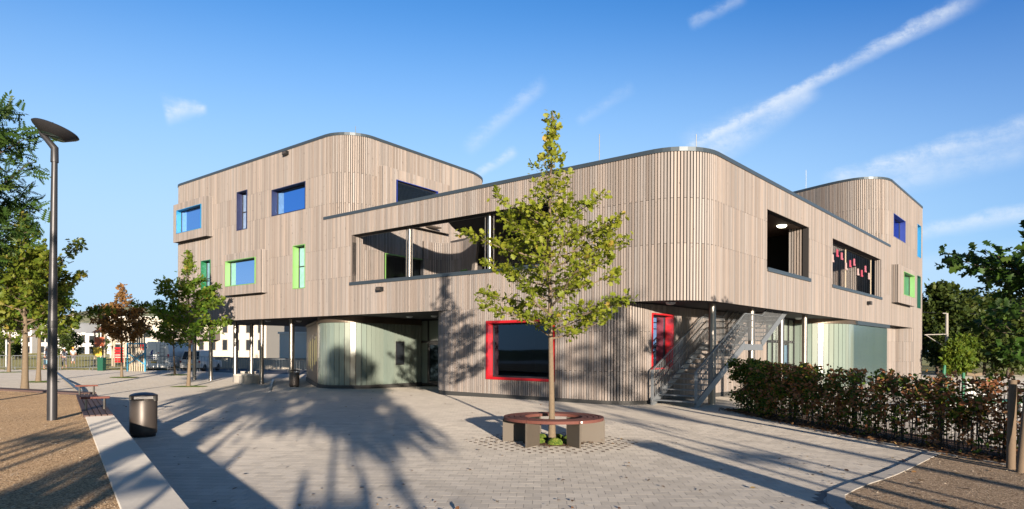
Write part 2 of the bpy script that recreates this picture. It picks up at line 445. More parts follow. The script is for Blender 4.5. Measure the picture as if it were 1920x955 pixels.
def link(name, data, parent=None):
    o = bpy.data.objects.new(name, data); col.objects.link(o)
    if parent is not None:
        o.parent = parent; OFF[o.name] = OFF.get(parent.name, (0, 0, 0))
    return o


def part(name, mb, mat, parent=None, kind=None, label=None, smooth=False, bevel=0):
    off = OFF.get(parent.name, (0, 0, 0)) if parent is not None else (0, 0, 0)
    me = mesh_of(name, mb, off, smooth); me.materials.append(mat)
    o = link(name, me, parent)
    if kind: o['kind'] = kind
    if label: o['label'] = label
    if bevel:
        b = o.modifiers.new('bevel', 'BEVEL'); b.width = bevel; b.segments = 2; b.limit_method = 'ANGLE'
    if smooth:
        try:
            me.set_sharp_from_angle(angle=math.radians(40))
        except Exception: pass
    return o


def thing(name, label, cat, loc=(0, 0, 0), group=None):
    o = bpy.data.objects.new(name, None); col.objects.link(o); o.location = loc; OFF[o.name] = tuple(loc)
    o.empty_display_size = .2
    o['label'] = label; o['category'] = cat
    if group: o['group'] = group
    return o


def copy_tree(root, loc, rotz=0., label=None, scale=1.):
    r = root.copy(); col.objects.link(r); r.location = loc; r.rotation_euler = (0, 0, rotz); r.scale = (scale,) * 3
    if label: r['label'] = label
    for ch in list(root.children):
        c = ch.copy(); col.objects.link(c); c.parent = r
        for g in list(ch.children):
            d = g.copy(); col.objects.link(d); d.parent = c
    return r


def sstep(x, a, b):
    t = min(max((x - a) / (b - a), 0), 1); return t * t * (3 - 2 * t)


def gz(x, y):
    """height of the plaza: it drains towards the building and rises again to the west"""
    return -.25 * sstep(y, 22, 40) * sstep(x, -27, -18.5)


# ------------------------------------------------------------------ building frame: local axes (q, p, z)
AZ = math.radians(139.87)
A2 = Vector((math.cos(AZ), math.sin(AZ))); B2 = Vector((math.sin(AZ), -math.cos(AZ)))
ORG = Vector((5.452, 20.243))


def world_xy(p, q): w = ORG + A2 * p + B2 * q; return w.x, w.y


school = thing('school_building', 'large timber clad school with rounded corners standing across the paved plaza', 'building', (ORG.x, ORG.y, 0))
school.rotation_euler = (0, 0, math.atan2(B2.y, B2.x)); OFF[school.name] = (0, 0, 0)


class Path:
    """wall line in plan: list of (p, q); outward side is (-tq, tp)"""
    def __init__(s, pts):
        s.p = [Vector(a) for a in pts]; s.cum = [0.]
        for a, b in zip(s.p, s.p[1:]): s.cum.append(s.cum[-1] + (b - a).length)
        s.L = s.cum[-1]
        s.vn = []
        for i in range(len(s.p)):
            t = (s.p[min(i + 1, len(s.p) - 1)] - s.p[max(i - 1, 0)]).normalized(); s.vn.append(Vector((-t.y, t.x)))
    def at(s, d, off=0.):
        d = min(max(d, 0), s.L); i = 0
        import bisect
        i = min(max(bisect.bisect_right(s.cum, d) - 1, 0), len(s.p) - 2)
        f = (d - s.cum[i]) / max(s.cum[i + 1] - s.cum[i], 1e-9)
        pos = s.p[i].lerp(s.p[i + 1], f)
        n = s.vn[i].lerp(s.vn[i + 1], f) if (s.vn[i] - s.vn[i + 1]).length < .5 else s.vn[i]
        n = n.normalized()
        return pos + n * off, n
    def pt(s, d, off, z):
        w, _ = s.at(d, off); return (w.y, w.x, z)
    def near(s, p, q):
        best = None
        for i in range(len(s.p) - 1):
            a, b = s.p[i], s.p[i + 1]; ab = b - a; t = min(max((Vector((p, q)) - a).dot(ab) / ab.length_squared, 0), 1)
            e = (a + ab * t - Vector((p, q))).length
            if best is None or e < best[0]: best = (e, s.cum[i] + t * ab.length)
        return best[1]


def arc(cx, cy, r, a0, a1, n=14, ry=None):
    ry = ry or r
    return [(cx + r * math.cos(math.radians(a0 + (a1 - a0) * i / n)), cy + ry * math.sin(math.radians(a0 + (a1 - a0) * i / n))) for i in range(n + 1)]


def dense(pts, step=.5):
    out = [pts[0]]
    for a, b in zip(pts, pts[1:]):
        L = math.dist(a, b); n = max(1, int(L / step))
        for i in range(1, n + 1): out.append((a[0] + (b[0] - a[0]) * i / n, a[1] + (b[1] - a[1]) * i / n))
    return out


def smooth_pts(pts, n=6):
    P = [Vector(p) for p in pts]; out = []
    for i in range(len(P) - 1):
        p0 = P[max(i - 1, 0)]; p1 = P[i]; p2 = P[i + 1]; p3 = P[min(i + 2, len(P) - 1)]
        for j in range(n):
            t = j / n
            out.append(tuple(.5 * ((2 * p1) + (p2 - p0) * t + (2 * p0 - 5 * p1 + 4 * p2 - p3) * t * t + (3 * p1 - p0 - 3 * p2 + p3) * t ** 3)))
    out.append(tuple(P[-1])); return out


def pbox(mb, path, s0, s1, o0, o1, z0, z1, tone=.5, step=None):
    n = max(1, int(math.ceil((s1 - s0) / step))) if step else 1
    for i in range(n):
        a = s0 + (s1 - s0) * i / n; b = s0 + (s1 - s0) * (i + 1) / n
        mb.hexa([path.pt(a, o0, z0), path.pt(b, o0, z0), path.pt(b, o1, z0), path.pt(a, o1, z0), path.pt(a, o0, z1), path.pt(b, o0, z1), path.pt(b, o1, z1), path.pt(a, o1, z1)], tone)


PITCH, SW, SD = .1, .064, .030
big_slats = []       # candidates to be built one by one: (size, pos, normal, z0, z1)


def slat_col(path, s, z0, z1, out, tones, keep=None, off=0.):
    pos, n = path.at(s, off)
    t = Vector((-n.y, n.x)); h = t * SW / 2; bk = -n * SD
    if keep is not None:
        keep.append((pos.copy(), n.copy(), z0, z1)); return
    c = [pos - h, pos + h, pos + h + bk, pos - h + bk]
    out.hexa([(w.y, w.x, z0) for w in c] + [(w.y, w.x, z1) for w in c], tones)


def cladding(name, path, spans, openings, joints, keep_fn=None, off=0., pitch=PITCH, backing=True, thick=.26, parent=school, wallname='wall'):
    """vertical battens in front of a black membrane wall; openings (s0, s1, z0, z1)"""
    mb = MB(); wl = MB(); rnd = random.Random(hash(name) % 1000 if False else len(name) * 7 + 3)
    for (s0, s1, z0, z1) in spans:
        n = int((s1 - s0) / pitch)
        for i in range(n):
            s = s0 + (i + .5) * (s1 - s0) / n
            cuts = [z0, z1]; segs = [(z0, z1)]
            for (a, b, c, d) in openings:
                if a - SW * .45 < s < b + SW * .45:
                    ns = []
                    for (u, v) in segs:
                        if d <= u or c >= v: ns.append((u, v)); continue
                        if c > u: ns.append((u, c))
                        if d < v: ns.append((d, v))
                    segs = ns
            js = [j for k, j in enumerate(joints) if (i + (0 if k % 2 == 0 else 0)) % 2 == 0]
            ps = []
            for (u, v) in segs:
                lo = u
                for j in sorted(js):
                    if lo + .1 < j < v - .1: ps.append((lo, j - .007)); lo = j + .007
                ps.append((lo, v))
            for (u, v) in ps:
                if v - u < .02: continue
                k = None
                if keep_fn and keep_fn(path, s, u, v): k = big_slats
                slat_col(path, s, u, v, mb, rnd.random(), k, off)
        if backing:
            br = {s0, s1}
            for c in path.cum:
                if s0 < c < s1: br.add(c)
            for o in openings:
                for e in o[:2]:
                    if s0 < e < s1: br.add(e)
            br = sorted(br); zb = {z0, z1}
            for o in openings:
                for e in o[2:]:
                    if z0 < e < z1: zb.add(e)
            zb = sorted(zb)
            def solid(a, b, c, d):
                ms, mz = (a + b) / 2, (c + d) / 2
                return not any(o[0] < ms < o[1] and o[2] < mz < o[3] for o in openings)
            for a, b in zip(br, br[1:]):
                for c, d in zip(zb, zb[1:]):
                    if solid(a, b, c, d):
                        o0, o1 = off - SD - .003, off - thick
                        wl.hexa([path.pt(a, o0, c), path.pt(b, o0, c), path.pt(b, o1, c), path.pt(a, o1, c), path.pt(a, o0, d), path.pt(b, o0, d), path.pt(b, o1, d), path.pt(a, o1, d)])
    if backing: part(wallname, wl, M['membrane'], parent)
    o = part(name, mb, M['wood'], parent, kind='stuff')
    return o


def coping(path, s0, s1, z1, h=.13, name='coping', o0=.035, o1=-.32):
    mb = MB(); pbox(mb, path, s0, s1, o1, o0, z1 - h, z1, step=.25)
    return part(name, mb, M['metal'], school)


def window(path, s0, s1, z0, z1, color, depth=.34, mull=(), trans=(), glass='glass', room=1.6, proud=.012, label=None, rt=.035, jamb=True, roommat='room'):
    """frame with a pane, coloured reveal boards and a shallow room behind"""
    fr = MB(); w = .055; o0, o1 = -depth - .03, -depth + .03
    a, b, c, d = s0 + rt, s1 - rt, z0 + rt, z1 - rt
    pbox(fr, path, a, b, o0, o1, c, c + w); pbox(fr, path, a, b, o0, o1, d - w, d)
    pbox(fr, path, a, a + w, o0, o1, c + w, d - w); pbox(fr, path, b - w, b, o0, o1, c + w, d - w)
    for m in mull: pbox(fr, path, m - w / 2, m + w / 2, o0 + .004, o1 - .004, c + w, d - w)
    for t in trans: pbox(fr, path, a + w, b - w, o0 + .006, o1 - .006, t - w / 2, t + w / 2)
    f = part('window', fr, M['frame'], school, label=label)
    rv = MB(); q0, q1 = -depth - .03, proud
    pbox(rv, path, s0, s1, q0, q1, z0, z0 + rt); pbox(rv, path, s0, s1, q0, q1, z1 - rt, z1)
    pbox(rv, path, s0, s0 + rt, q0, q1, z0 + rt, z1 - rt); pbox(rv, path, s1 - rt, s1, q0, q1, z0 + rt, z1 - rt)
    part('reveal', rv, color, f)
    pn = MB(); pbox(pn, path, a + w * .6, b - w * .6, -depth - .006, -depth + .006, c + w * .6, d - w * .6)
    part('pane', pn, M[glass], f)
    rm = MB(); r0, r1 = -depth - room, -depth - .035
    t = .03; e = .25
    pbox(rm, path, s0 - e, s1 + e, r0 - t, r0, z0 - e, z1 + e); pbox(rm, path, s0 - e, s1 + e, r0, r1, z0 - e - t, z0 - e); pbox(rm, path, s0 - e, s1 + e, r0, r1, z1 + e, z1 + e + t)
    pbox(rm, path, s0 - e - t, s0 - e, r0, r1, z0 - e, z1 + e); pbox(rm, path, s1 + e, s1 + e + t, r0, r1, z0 - e, z1 + e)
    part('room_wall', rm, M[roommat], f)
    if jamb:
        jb = MB(); pbox(jb, path, s0 + rt, s0 + rt + .02, -depth - .36, -depth - .04, z0 + rt, z1 - rt); pbox(jb, path, s1 - rt - .02, s1 - rt, -depth - .36, -depth - .04, z0 + rt, z1 - rt)
        part('inner_jamb', jb, M['yellow_jamb'], f)
    return f


Z1, ZP, ZT = 3.31, 7.88, 11.78      # underside, low parapet, tower parapet (below the copings)
main = Path(dense([(35.2, 5.5), (35.2, 1.2)]) + arc(34, 1.2, 1.2, 0, -90)[1:] + dense([(34, 0), (1.5, 0)])[1:] + arc(1.5, 1.5, 1.5, -90, -180)[1:] + dense([(0, 1.5), (0, 36.15)])[1:] + arc(.12, 36.15, .12, 180, 90, 4)[1:] + dense([(.12, 36.27), (6, 36.27)])[1:])
sL = lambda p: main.near(p, 0)
sR = lambda q: main.near(0, q)
TW0, TW1 = 18.7, 26.15
op = [  # openings in the long wall (s0, s1, z0, z1)
    (sL(16.66), sL(5.45), 4.77, 6.93),
    (sL(27.05), sL(25.98), 8.23, 10.36), (sL(23.46), sL(20.4), 8.59, 9.96),
    (sL(21.47), sL(20.4), 4.72, 6.89), (sL(31.2), sL(30.08), 4.72, 6.90),
    (sL(33.5), sL(30.3), 8.6, 10.2), (sL(27.45), sL(24.3), 5.1, 6.6),
    (sR(5.92), sR(10.72), 4.78, 6.91), (sR(14.13), sR(23.7), 4.78, 6.91),
    (sR(26.92), sR(30.28), 8.63, 10.02), (sR(34.3), sR(35.62), 8.22, 10.45), (sR(34.36), sR(35.55), 4.72, 6.94),
    (sR(27.9), sR(31.25), 5.2, 6.62)]
JT = [5.06, 6.45, 8.6, 10.03]


def keep(path, s, u, v):
    p, n = path.at(s); w = world_xy(p.x, p.y)
    return u < 7.5 and sL(5.4) < s < sR(5.0)


cladding('slat_cladding', main, [(0, sL(TW0), Z1, ZT), (sL(TW0), sR(TW1), Z1, ZP), (sR(TW1), sR(33.1), Z1, ZT), (sR(33.1), main.L, -.32, ZT)], op, JT, keep)

tl = Path(arc(18.7, 1.5, 1.5, -90, -180) + dense([(17.2, 1.5), (17.88, 8.6)])[1:] + smooth_pts([(17.88, 8.6), (18.05, 9.6), (18.65, 10.85), (19.8, 11.7), (21.2, 12.0)])[1:] + dense([(21.2, 12.0), (35, 12.0)], 1.5)[1:])
tlq = lambda q: tl.near(17.2 + max(0, (q - 1.5)) * .0958, q)
cladding('slat_cladding', tl, [(.02, tl.near(21.2, 12), 3.95, ZT)], [(tlq(2.45), tlq(5.35), 4.5, 6.44), (tlq(2.9), tlq(5.9), 8.9, 10.05)], [5.06, 6.45, 8.6, 10.03])
tr = Path(smooth_pts([(13, 28.6), (9, 27.2), (5.64, 25.85), (2.98, 24.75), (1.75, 24.48)]) + arc(1.7, 26.15, 1.68, -90, -180)[1:])
cladding('slat_cladding', tr, [(0, tr.L, 3.95, ZT)], [], [5.06, 6.45, 8.6, 10.03])
rw = Path(smooth_pts([(17.45, 5.1), (17.35, 5.9), (16.8, 6.35), (16.0, 6.35), (15.2, 6.0), (13.9, 5.35)]))
cladding('slat_cladding', rw, [(0, rw.L, 3.95, 7.36)], [(rw.near(16.0, 6.35), rw.near(15.2, 6.0), 4.6, 5.85)], [5.06, 6.45])

# ground floor timber block
g1 = Path(dense([(12.2, 5.7), (12.2, 2.0)]) + arc(10.2, 2, 2, 0, -90)[1:] + dense([(10.2, 0), (3.5, 0)])[1:] + arc(3.5, 1.3, 1.3, -90, -180)[1:] + dense([(2.2, 1.3), (2.2, 12.0)])[1:])
gL = lambda p: g1.near(p, 0)
gR = lambda q: g1.near(2.2, q)
gop = [(gL(8.37), gL(5.24), .66, 2.84), (gR(1.36), gR(2.88), 1.13, 3.02)]
cladding('slat_cladding', g1, [(0, g1.L, .12, Z1 - .004)], gop, [1.07, 2.39], off=-.004)
g2 = Path([(.75, 25.9), (.75, 31.4), (.02, 33.1)])
cladding('slat_cladding', g2, [(0, g2.L, -.3, Z1 - .005)], [], [1.07, 2.39], off=-.004)
# the slats of the near corner, one by one, sharing a mesh per length
big_slats.sort(key=lambda e: -(e[3] - e[2]) / ((ORG + A2 * e[0].x + B2 * e[0].y).length))
ind, rest = big_slats[:300], big_slats[300:]
smesh = {}
for pos, n, z0, z1 in ind:
    key = round(z1 - z0, 2)
    if key not in smesh:
        mb = MB(); mb.box(-SW / 2, SW / 2, 0, SD, 0, z1 - z0); smesh[key] = mesh_of('slat', mb); smesh[key].materials.append(M['wood_piece'])
    o = link('slat', smesh[key], school); o.location = (pos.y, pos.x, z0)
    inner = Vector((-n.y, -n.x)); o.rotation_euler = (0, 0, math.atan2(inner.y, inner.x) - math.pi / 2)
mb = MB()
for pos, n, z0, z1 in rest:
    t = Vector((-n.y, n.x)); h = t * SW / 2; bk = -n * SD; c = [pos - h, pos + h, pos + h + bk, pos - h + bk]
    mb.hexa([(w.y, w.x, z0) for w in c] + [(w.y, w.x, z1) for w in c], random.random())
if rest: part('slat_cladding', mb, M['wood'], school, kind='stuff')

# copings, plinths, floors, roofs
coping(main, 0, sL(18.68), 11.9); coping(main, sL(18.85), sR(25.95), 8.0); coping(main, sR(26.16), main.L, 11.9)
coping(tl, .05, tl.L, 11.9 - .002); coping(tr, 0, tr.L - .05, 11.9 - .002)
mb = MB(); pbox(mb, g1, 0, g1.L, -.25, -.02, -.35, .118, step=.2); part('plinth', mb, M['plinth'], school)


def slab(name, pts, z0, z1, mat):
    mb = MB(); mb.prism([(q, p) for p, q in pts], z0, z1); return part(name, mb, mat, school)


foot = [tuple(main.at(s, -.06)[0]) for s in np.linspace(0, main.L, 160)]
slab('soffit', foot + [(6, 36), (9, 16), (34.9, 16), (34.9, 5.5)], 3.345, 3.9, M['soffit'])
slab('roof', [tuple(main.at(s, -.1)[0]) for s in np.linspace(0, sL(TW0), 40)] + [tuple(tl.at(s, -.1)[0]) for s in np.linspace(.1, tl.L, 40)], 11.4, 11.6, M['soffit'])
slab('roof', [tuple(tr.at(s, -.1)[0]) for s in np.linspace(0, tr.L, 40)] + [(.1, 36.1), (13, 36.1)], 11.4, 11.6, M['soffit'])
slab('terrace_ceiling', smooth_pts([(10.9, .3), (12.3, 2.2), (13.2, 4.0), (13.75, 5.5)], 4) + [(13.75, 12.4), (.3, 12.4), (.3, 1.7), (.75, .75), (1.7, .3)], 7.02, 7.12, M['soffit'])
slab('roof', [(17, 6.6), (17, 12), (13.76, 12), (13.76, 6)], 7.2, 7.5, M['soffit'])
# inner walls that close the covered terraces
inn = Path([(13.6, 6.2), (5.2, 6.2), (5.2, .32)])
cladding('slat_cladding', Path([(13.6, 6.2), (5.0, 6.2)]), [(0, 8.6, 3.9, 7.0)], [], [5.06])
for bx_ in ((.35, 6.2, 4.85, 5.0, 3.9, 7.0), (5.6, 5.72, .45, 4.8, 3.9, 7.0), (12.3, 12.42, .3, 6.0, 3.9, 7.5), (12.43, 26, 6.1, 6.22, 3.9, 7.5), (6.6, 6.72, 13.2, 15.2, 3.9, 7.19)):
    mb = MB(); mb.box(*bx_); part('inner_wall', mb, M['membrane'], school)
cladding('slat_cladding', Path([(.85, 10.73), (.30, 10.73)]), [(0, .55, 3.9, 7.0)], [], [], thick=.12)
shaded_wall = cladding('dark_slats', Path([(5.4, 5.1), (5.4, 12.2)]), [(0, 7.1, 3.9, 7.0)], [], [], thick=.12)
shaded_wall.data.materials[0] = M['wood_shaded']  # back wall carries its shade as a darker timber colour
mb = MB(); mb.box(5.1, 12.2, .32, 5.3, 6.925, 7.015); part('loggia_ceiling', mb, M['ceiling_wood'], school)
# slatted jambs of the big openings
for (p0, p1, q0, q1) in ((16.68, 16.68, .04, .55),):
    jp = Path([(16.66, .02), (16.66, .62)])
    mb = MB(); pbox(mb, jp, 0, .6, -.04, -.012, 4.77, 6.95)
    part('jamb_wall', mb, M['membrane'], school)
    mb = MB()
    for i in range(6): pbox(mb, jp, .01 + i * .1, .085 + i * .1, -.011, .0, 4.77, 6.95, random.random())
    part('jamb_slats', mb, M['wood'], school, kind='stuff')
mb = MB()
for i in range(3): pbox(mb, Path([(.32, 23.70), (.02, 23.70)]), .005 + i * .1, .075 + i * .1, .0, .03, 4.78, 6.91, random.random())
part('jamb_slats', mb, M['wood'], school, kind='stuff')
mb = MB(); mb.box(23.735, 23.80, .05, .34, 4.78, 6.95); part('jamb_wall', mb, M['membrane'], school)
# window sills and lintel undersides
def sill(path, s0, s1, z, label=None):
    mb = MB(); pbox(mb, path, s0, s1, -.62, .05, z - .035, z + .012); pbox(mb, path, s0, s1, .015, .052, z - .13, z - .036)
    return part('sill', mb, M['metal'], school, bevel=.004)
sill(main, sL(16.8), sL(5.4), 4.775); sill(main, sR(5.86), sR(10.86), 4.785); sill(main, sR(14.07), sR(23.82), 4.785)
mb = MB(); pbox(mb, main, sL(16.64), sL(5.47), -.62, -.065, 6.935, 7.01); part('lintel', mb, M['soffit'], school)
mb = MB(); pbox(mb, main, sR(14.15), sR(23.68), -.62, -.065, 6.915, 7.01); part('lintel', mb, M['soffit'], school)

# terrace posts, mesh frames and wire nets
def post(p, q, z0, z1, r, n=20, name='column'):
    mb = MB(); mb.tube([(q, p, z0), (q, p, z1)], r, n); return part(name, mb, M['steel'], school, smooth=True)
for p in (13.22, 8.63): post(p, .42, 4.6, 7.02, .085)
for p in (16.62, 13.42, 13.05, 8.86, 8.42, 5.6):
    mb = MB(); mb.tube([(.42, p, 4.79), (.42, p, 6.92)], .022, 8); part('net_post', mb, M['steel'], school)
for q in (14.3, 17.94, 23.15):
    mb = MB(); mb.tube([(q, .42, 4.79), (q, .42, 6.9)], .035, 8); part('net_post', mb, M['slats_raw'], school)
def net(path, s0, s1, off, z0, z1, step=.12, r=.0013):
    mb = MB(); H = z1 - z0; n = int((s1 - s0 + H) / step)
    for sg in (1, -1):
        for i in range(n):
            a = s0 - H + i * step; lo, hi = max(a, s0), min(a + H, s1)
            if hi - lo < .05: continue
            za, zb = z0 + (lo - a), z0 + (hi - a)
            if sg < 0: za, zb = z1 - (lo - a), z1 - (hi - a)
            pa, pb = Vector(path.pt(lo, off, za)), Vector(path.pt(hi, off, zb))
            mb.tube([pa, pb], r, 3, cap=False)
    return part('wire_net', mb, M['black'], school, kind='stuff')
net(main, sL(16.6), sL(5.6), -.42, 4.8, 6.9); net(main, sR(14.3), sR(23.1), -.42, 4.8, 6.88)
mb = MB()
mb.tube([(.42, 16.62, 6.9), (.42, 5.6, 6.9)], .018, 6); mb.tube([(14.3, .42, 6.88), (23.15, .42, 6.88)], .018, 6); part('net_rail', mb, M['steel'], school)
# raking end of the courtyard wall
mb = MB(); mb.beam((5.0, 13.55, 7.05), (5.2, 14.1, 4.6), .12, .32); part('raking_post', mb, M['wood'], school)
mb = MB(); mb.box(4.95, 5.75, 16.8, 17.6, 8.03, 8.09); part('canopy_blade', mb, M['bronze'], school)

# windows of the long wall
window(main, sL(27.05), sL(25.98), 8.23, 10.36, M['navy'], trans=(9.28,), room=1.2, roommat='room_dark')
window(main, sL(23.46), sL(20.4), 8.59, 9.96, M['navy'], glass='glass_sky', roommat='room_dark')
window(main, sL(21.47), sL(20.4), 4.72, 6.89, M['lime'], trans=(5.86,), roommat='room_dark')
window(main, sL(31.2), sL(30.08), 4.72, 6.90, M['green'], trans=(5.86,))
window(main, sR(26.92), sR(30.28), 8.63, 10.02, M['blue'], label='window with deep blue reveal')
window(main, sR(34.3), sR(35.62), 8.22, 10.45, M['cyan'], depth=.30)
window(main, sR(34.36), sR(35.55), 4.72, 6.94, M['dkgreen'], depth=.30)
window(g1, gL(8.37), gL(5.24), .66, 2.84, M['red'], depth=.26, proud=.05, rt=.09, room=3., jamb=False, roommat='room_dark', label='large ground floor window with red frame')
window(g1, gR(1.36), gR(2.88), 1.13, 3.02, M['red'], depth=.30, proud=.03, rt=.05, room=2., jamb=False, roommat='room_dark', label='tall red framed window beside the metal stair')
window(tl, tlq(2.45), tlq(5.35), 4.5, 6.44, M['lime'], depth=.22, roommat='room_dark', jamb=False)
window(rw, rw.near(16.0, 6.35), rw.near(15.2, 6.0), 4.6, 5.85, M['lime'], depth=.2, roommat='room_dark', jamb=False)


def box_window(path, s0, s1, z0, z1, e, ws0, ws1, wz0, wz1, color, label, glass='glass', blinds=False):
    """slatted box standing proud of the wall, with its window"""
    bk = MB()
    o0, o1 = -.05, e - SD
    for a, b, c, d in ((s0, ws0, z0, z1), (ws1, s1, z0, z1), (ws0, ws1, z0, wz0), (ws0, ws1, wz1, z1)):
        pbox(bk, path, a + .02, b - .02 if b == s1 else b, o0, o1 - .004, c + .02, d - .02)
    b0 = part('window_box', bk, M['membrane'], school, label=label)
    sl = MB(); n = int((s1 - s0) / PITCH); r = random.Random(int(s0 * 10))
    for i in range(n):
        s = s0 + (i + .5) * (s1 - s0) / n; a, b = s - .042, s + .042
        segs = [(z0, z1)] if (s < ws0 - .03 or s > ws1 + .03) else [(z0, wz0), (wz1, z1)]
        for u, v in segs: pbox(sl, path, a, b, e - SD, e, u, v, r.random())
    for sd in (s0, s1):     # fins on the cheeks
        k = max(2, int(e / .1))
        for i in range(k):
            o = .01 + i * (e - SD - .02) / k
            if sd == s0: pbox(sl, path, s0 - .005, s0 + .04, o, o + .06, z0, z1, r.random())
            else: pbox(sl, path, s1 - .04, s1 + .005, o, o + .06, z0, z1, r.random())
    part('slat_cladding', sl, M['wood'], b0, kind='stuff')
    off = Path([tuple(path.at(s, e)[0]) for s in np.linspace(ws0 - .5, ws1 + .5, 12)])
    d0 = .5
    f = window(off, d0, off.L - d0, wz0, wz1, color, depth=.3 if not blinds else .16, glass=glass)
    if blinds:
        bl = MB()
        for i in range(int((wz1 - wz0 - .1) / .055)): pbox(bl, off, d0 + .05, off.L - d0 - .05, -.13, -.085, wz0 + .06 + i * .055, wz0 + .068 + i * .055)
        part('blind', bl, M['metal'], f, kind='stuff')


box_window(main, sL(34.0), sL(29.75), 8.2, 10.5, .4, sL(33.55), sL(30.42), 8.70, 10.12, M['cyan'], 'slatted box around the cyan framed window')
box_window(main, sL(27.75), sL(23.8), 4.66, 6.9, .4, sL(27.52), sL(24.38), 5.14, 6.55, M['lime'], 'slatted box around the lime framed window')
box_window(main, sR(26.3), sR(31.6), 4.65, 6.90, .36, sR(27.95), sR(31.3), 5.19, 6.62, M['lime'], 'slatted box around the right lime framed window')
box_window(tl, tlq(1.9), tlq(6.9), 7.95, 10.55, .36, tlq(2.85), tlq(5.9), 8.75, 10.05, M['blue'], 'slatted box around the window with lowered blinds', blinds=True)
# books on the lime window's board
mb = MB(); r = random.Random(4)
for i in range(9): 
    s = sL(26.9) + i * .26; pbox(mb, main, s, s + .14, -.16, -.06, 5.2, 5.45 + r.random() * .12)
part('paper_cutout', mb, M['paintwhite'], school)

# small fittings on the cladding: floodlights, lightning rods, hooks
for path, s, z in ((main, sL(22.02), 11.6), (main, sL(14.55), 4.36), (main, sR(20.6), 4.30)):
    mb = MB(); pbox(mb, path, s - .17, s + .17, .02, .2, z - .09, z + .09); pbox(mb, path, s - .05, s + .05, .0, .02, z - .05, z + .05)
    f = part('floodlight', mb, M['black'], school, bevel=.01)
    mb = MB(); pbox(mb, path, s - .13, s + .13, .2, .206, z - .06, z + .06); part('lens', mb, M['bronze'], f)
for (p, q, z0, z1) in ((3.9, .75, 7.9, 9.15), (1.0, 2.1, 7.9, 8.9), (4.9, 26.4, 11.8, 13.3), (17.9, 1.1, 11.8, 12.4)):
    mb = MB(); mb.tube([(q, p, z0), (q, p, z1)], .014, 6); part('lightning_rod', mb, M['galv'], school)
mb = MB(); mb.beam((36.28, .3, 2.3), (36.9, .3, 2.3), .05, .05); mb.beam((36.9, .3, 2.3), (36.9, .3, 2.0), .05, .05); part('wall_bracket', mb, M['galv'], school)
for (p, q, lit) in ((1.59, 1.48, 0), (16.1, 2.97, 0), (14.7, 3.27, 0), (27.0, 1.88, 0), (25.6, 3.0, 0), (1.68, 14.76, 0), (1.36, 16.4, 0)):
    mb = MB(); mb.lathe((q, p, 3.345), [(.0, -.085), (.1, -.075), (.15, -.04), (.165, 0)], 20); part('soffit_lamp', mb, M['lamp_off'], school, smooth=True)
mb = MB(); mb.lathe((9.6, .75, 6.925), [(0, -.1), (.13, -.085), (.19, -.045), (.2, 0)], 20); part('loggia_lamp', mb, M['lit'], school, smooth=True)
# columns
for (p, q) in ((.62, 2.55), (.62, 6.0), (.62, 9.2), (.62, 12.2), (33.6, .75), (32.6, 1.3), (29.6, 1.3), (26.65, 1.3), (23.65, 1.3), (33, 4.2), (31.0, 6.0)):
    x, y = world_xy(p, q); post(p, q, min(gz(x, y), -.1) - .05, 3.36, .118, 24)

# channel glass pavilions under the upper floor
def pavilion(pts, z0, z1, n, plinth=True, pw=.27, blue=0):
    path = Path(pts); L = path.L; n = int(round(L / pw))
    for i in range(n):
        a, b = path.at(i * L / n + .014)[0], path.at((i + 1) * L / n - .014)[0]
        t = (b - a).normalized(); nn = Vector((-t.y, t.x)); bk = -nn * .05
        mb = MB(); c = [a, b, b + bk, a + bk]
        mb.hexa([(w.y, w.x, z0) for w in c] + [(w.y, w.x, z1) for w in c])
        part('glass_panel', mb, M['channel_shaded' if (blue and i * L / n > blue) else 'channel'], school)  # panels past this run length take the shade-tinted colour
    mb = MB(); pbox(mb, path, 0, L, -.2, -.055, z0, z1 + .2, step=.2); part('backing_wall', mb, M['room_dark'], school)
    mb = MB(); pbox(mb, path, 0, L, -.2, .05, z1 + .01, z1 + .075, step=.15); pbox(mb, path, 0, L, -.2, .02, z1 + .076, 3.345, step=.15); part('head_rail', mb, M['bronze'], school)
    if plinth:
        mb = MB(); pbox(mb, path, 0, L, -.2, .045, -.42, z0 - .005, step=.15); part('plinth', mb, M['plinth'], school)
    return path


lpf = smooth_pts([(20.95, 1.12), (20.1, .72), (19.2, .62), (18.5, .92), (18.02, 1.6), (17.9, 2.4), (18.05, 3.6), (18.35, 5.8)], 5)
lp = pavilion(lpf, .0, 3.02, 0)
side = Path([(28.2, 5.2), (21.0, 1.15)])
mb = MB(); pbox(mb, side, 0, side.L, -.2, 0, .0, 3.05); part('side_wall', mb, M['bronze'], school)
mb = MB(); pbox(mb, side, 0, side.L, -.2, .06, 3.055, 3.2); part('head_rail', mb, M['bronze'], school)
mb = MB(); pbox(mb, side, 0, side.L, -.2, .035, -.42, -.005); part('plinth', mb, M['plinth'], school)
for s, z0, z1 in ((2.2, .7, 2.1), (3.4, .6, 2.2), (4.9, .5, 2.3), (6.4, .9, 2.2), (7.3, 1.1, 2.4)):
    mb = MB(); pbox(mb, side, s, s + .05, 0, .012, z0, z1); part('slit_light', mb, M['yellow_jamb'], school)
    mb = MB(); pbox(mb, side, s - .04, s + .09, 0, .02, z1 + .06, z1 + .2); part('round_cap', mb, M['black'], school)
# window in the left pavilion
s0 = lp.near(18.12, 4.1); mb = MB()
pbox(mb, lp, s0 - .32, s0 + .32, -.02, .03, .95, 2.15); w1 = part('window', mb, M['frame'], school)
mb = MB(); pbox(mb, lp, s0 - .26, s0 + .26, .031, .036, 1.02, 2.08); part('pane', mb, M['carglass'], w1)
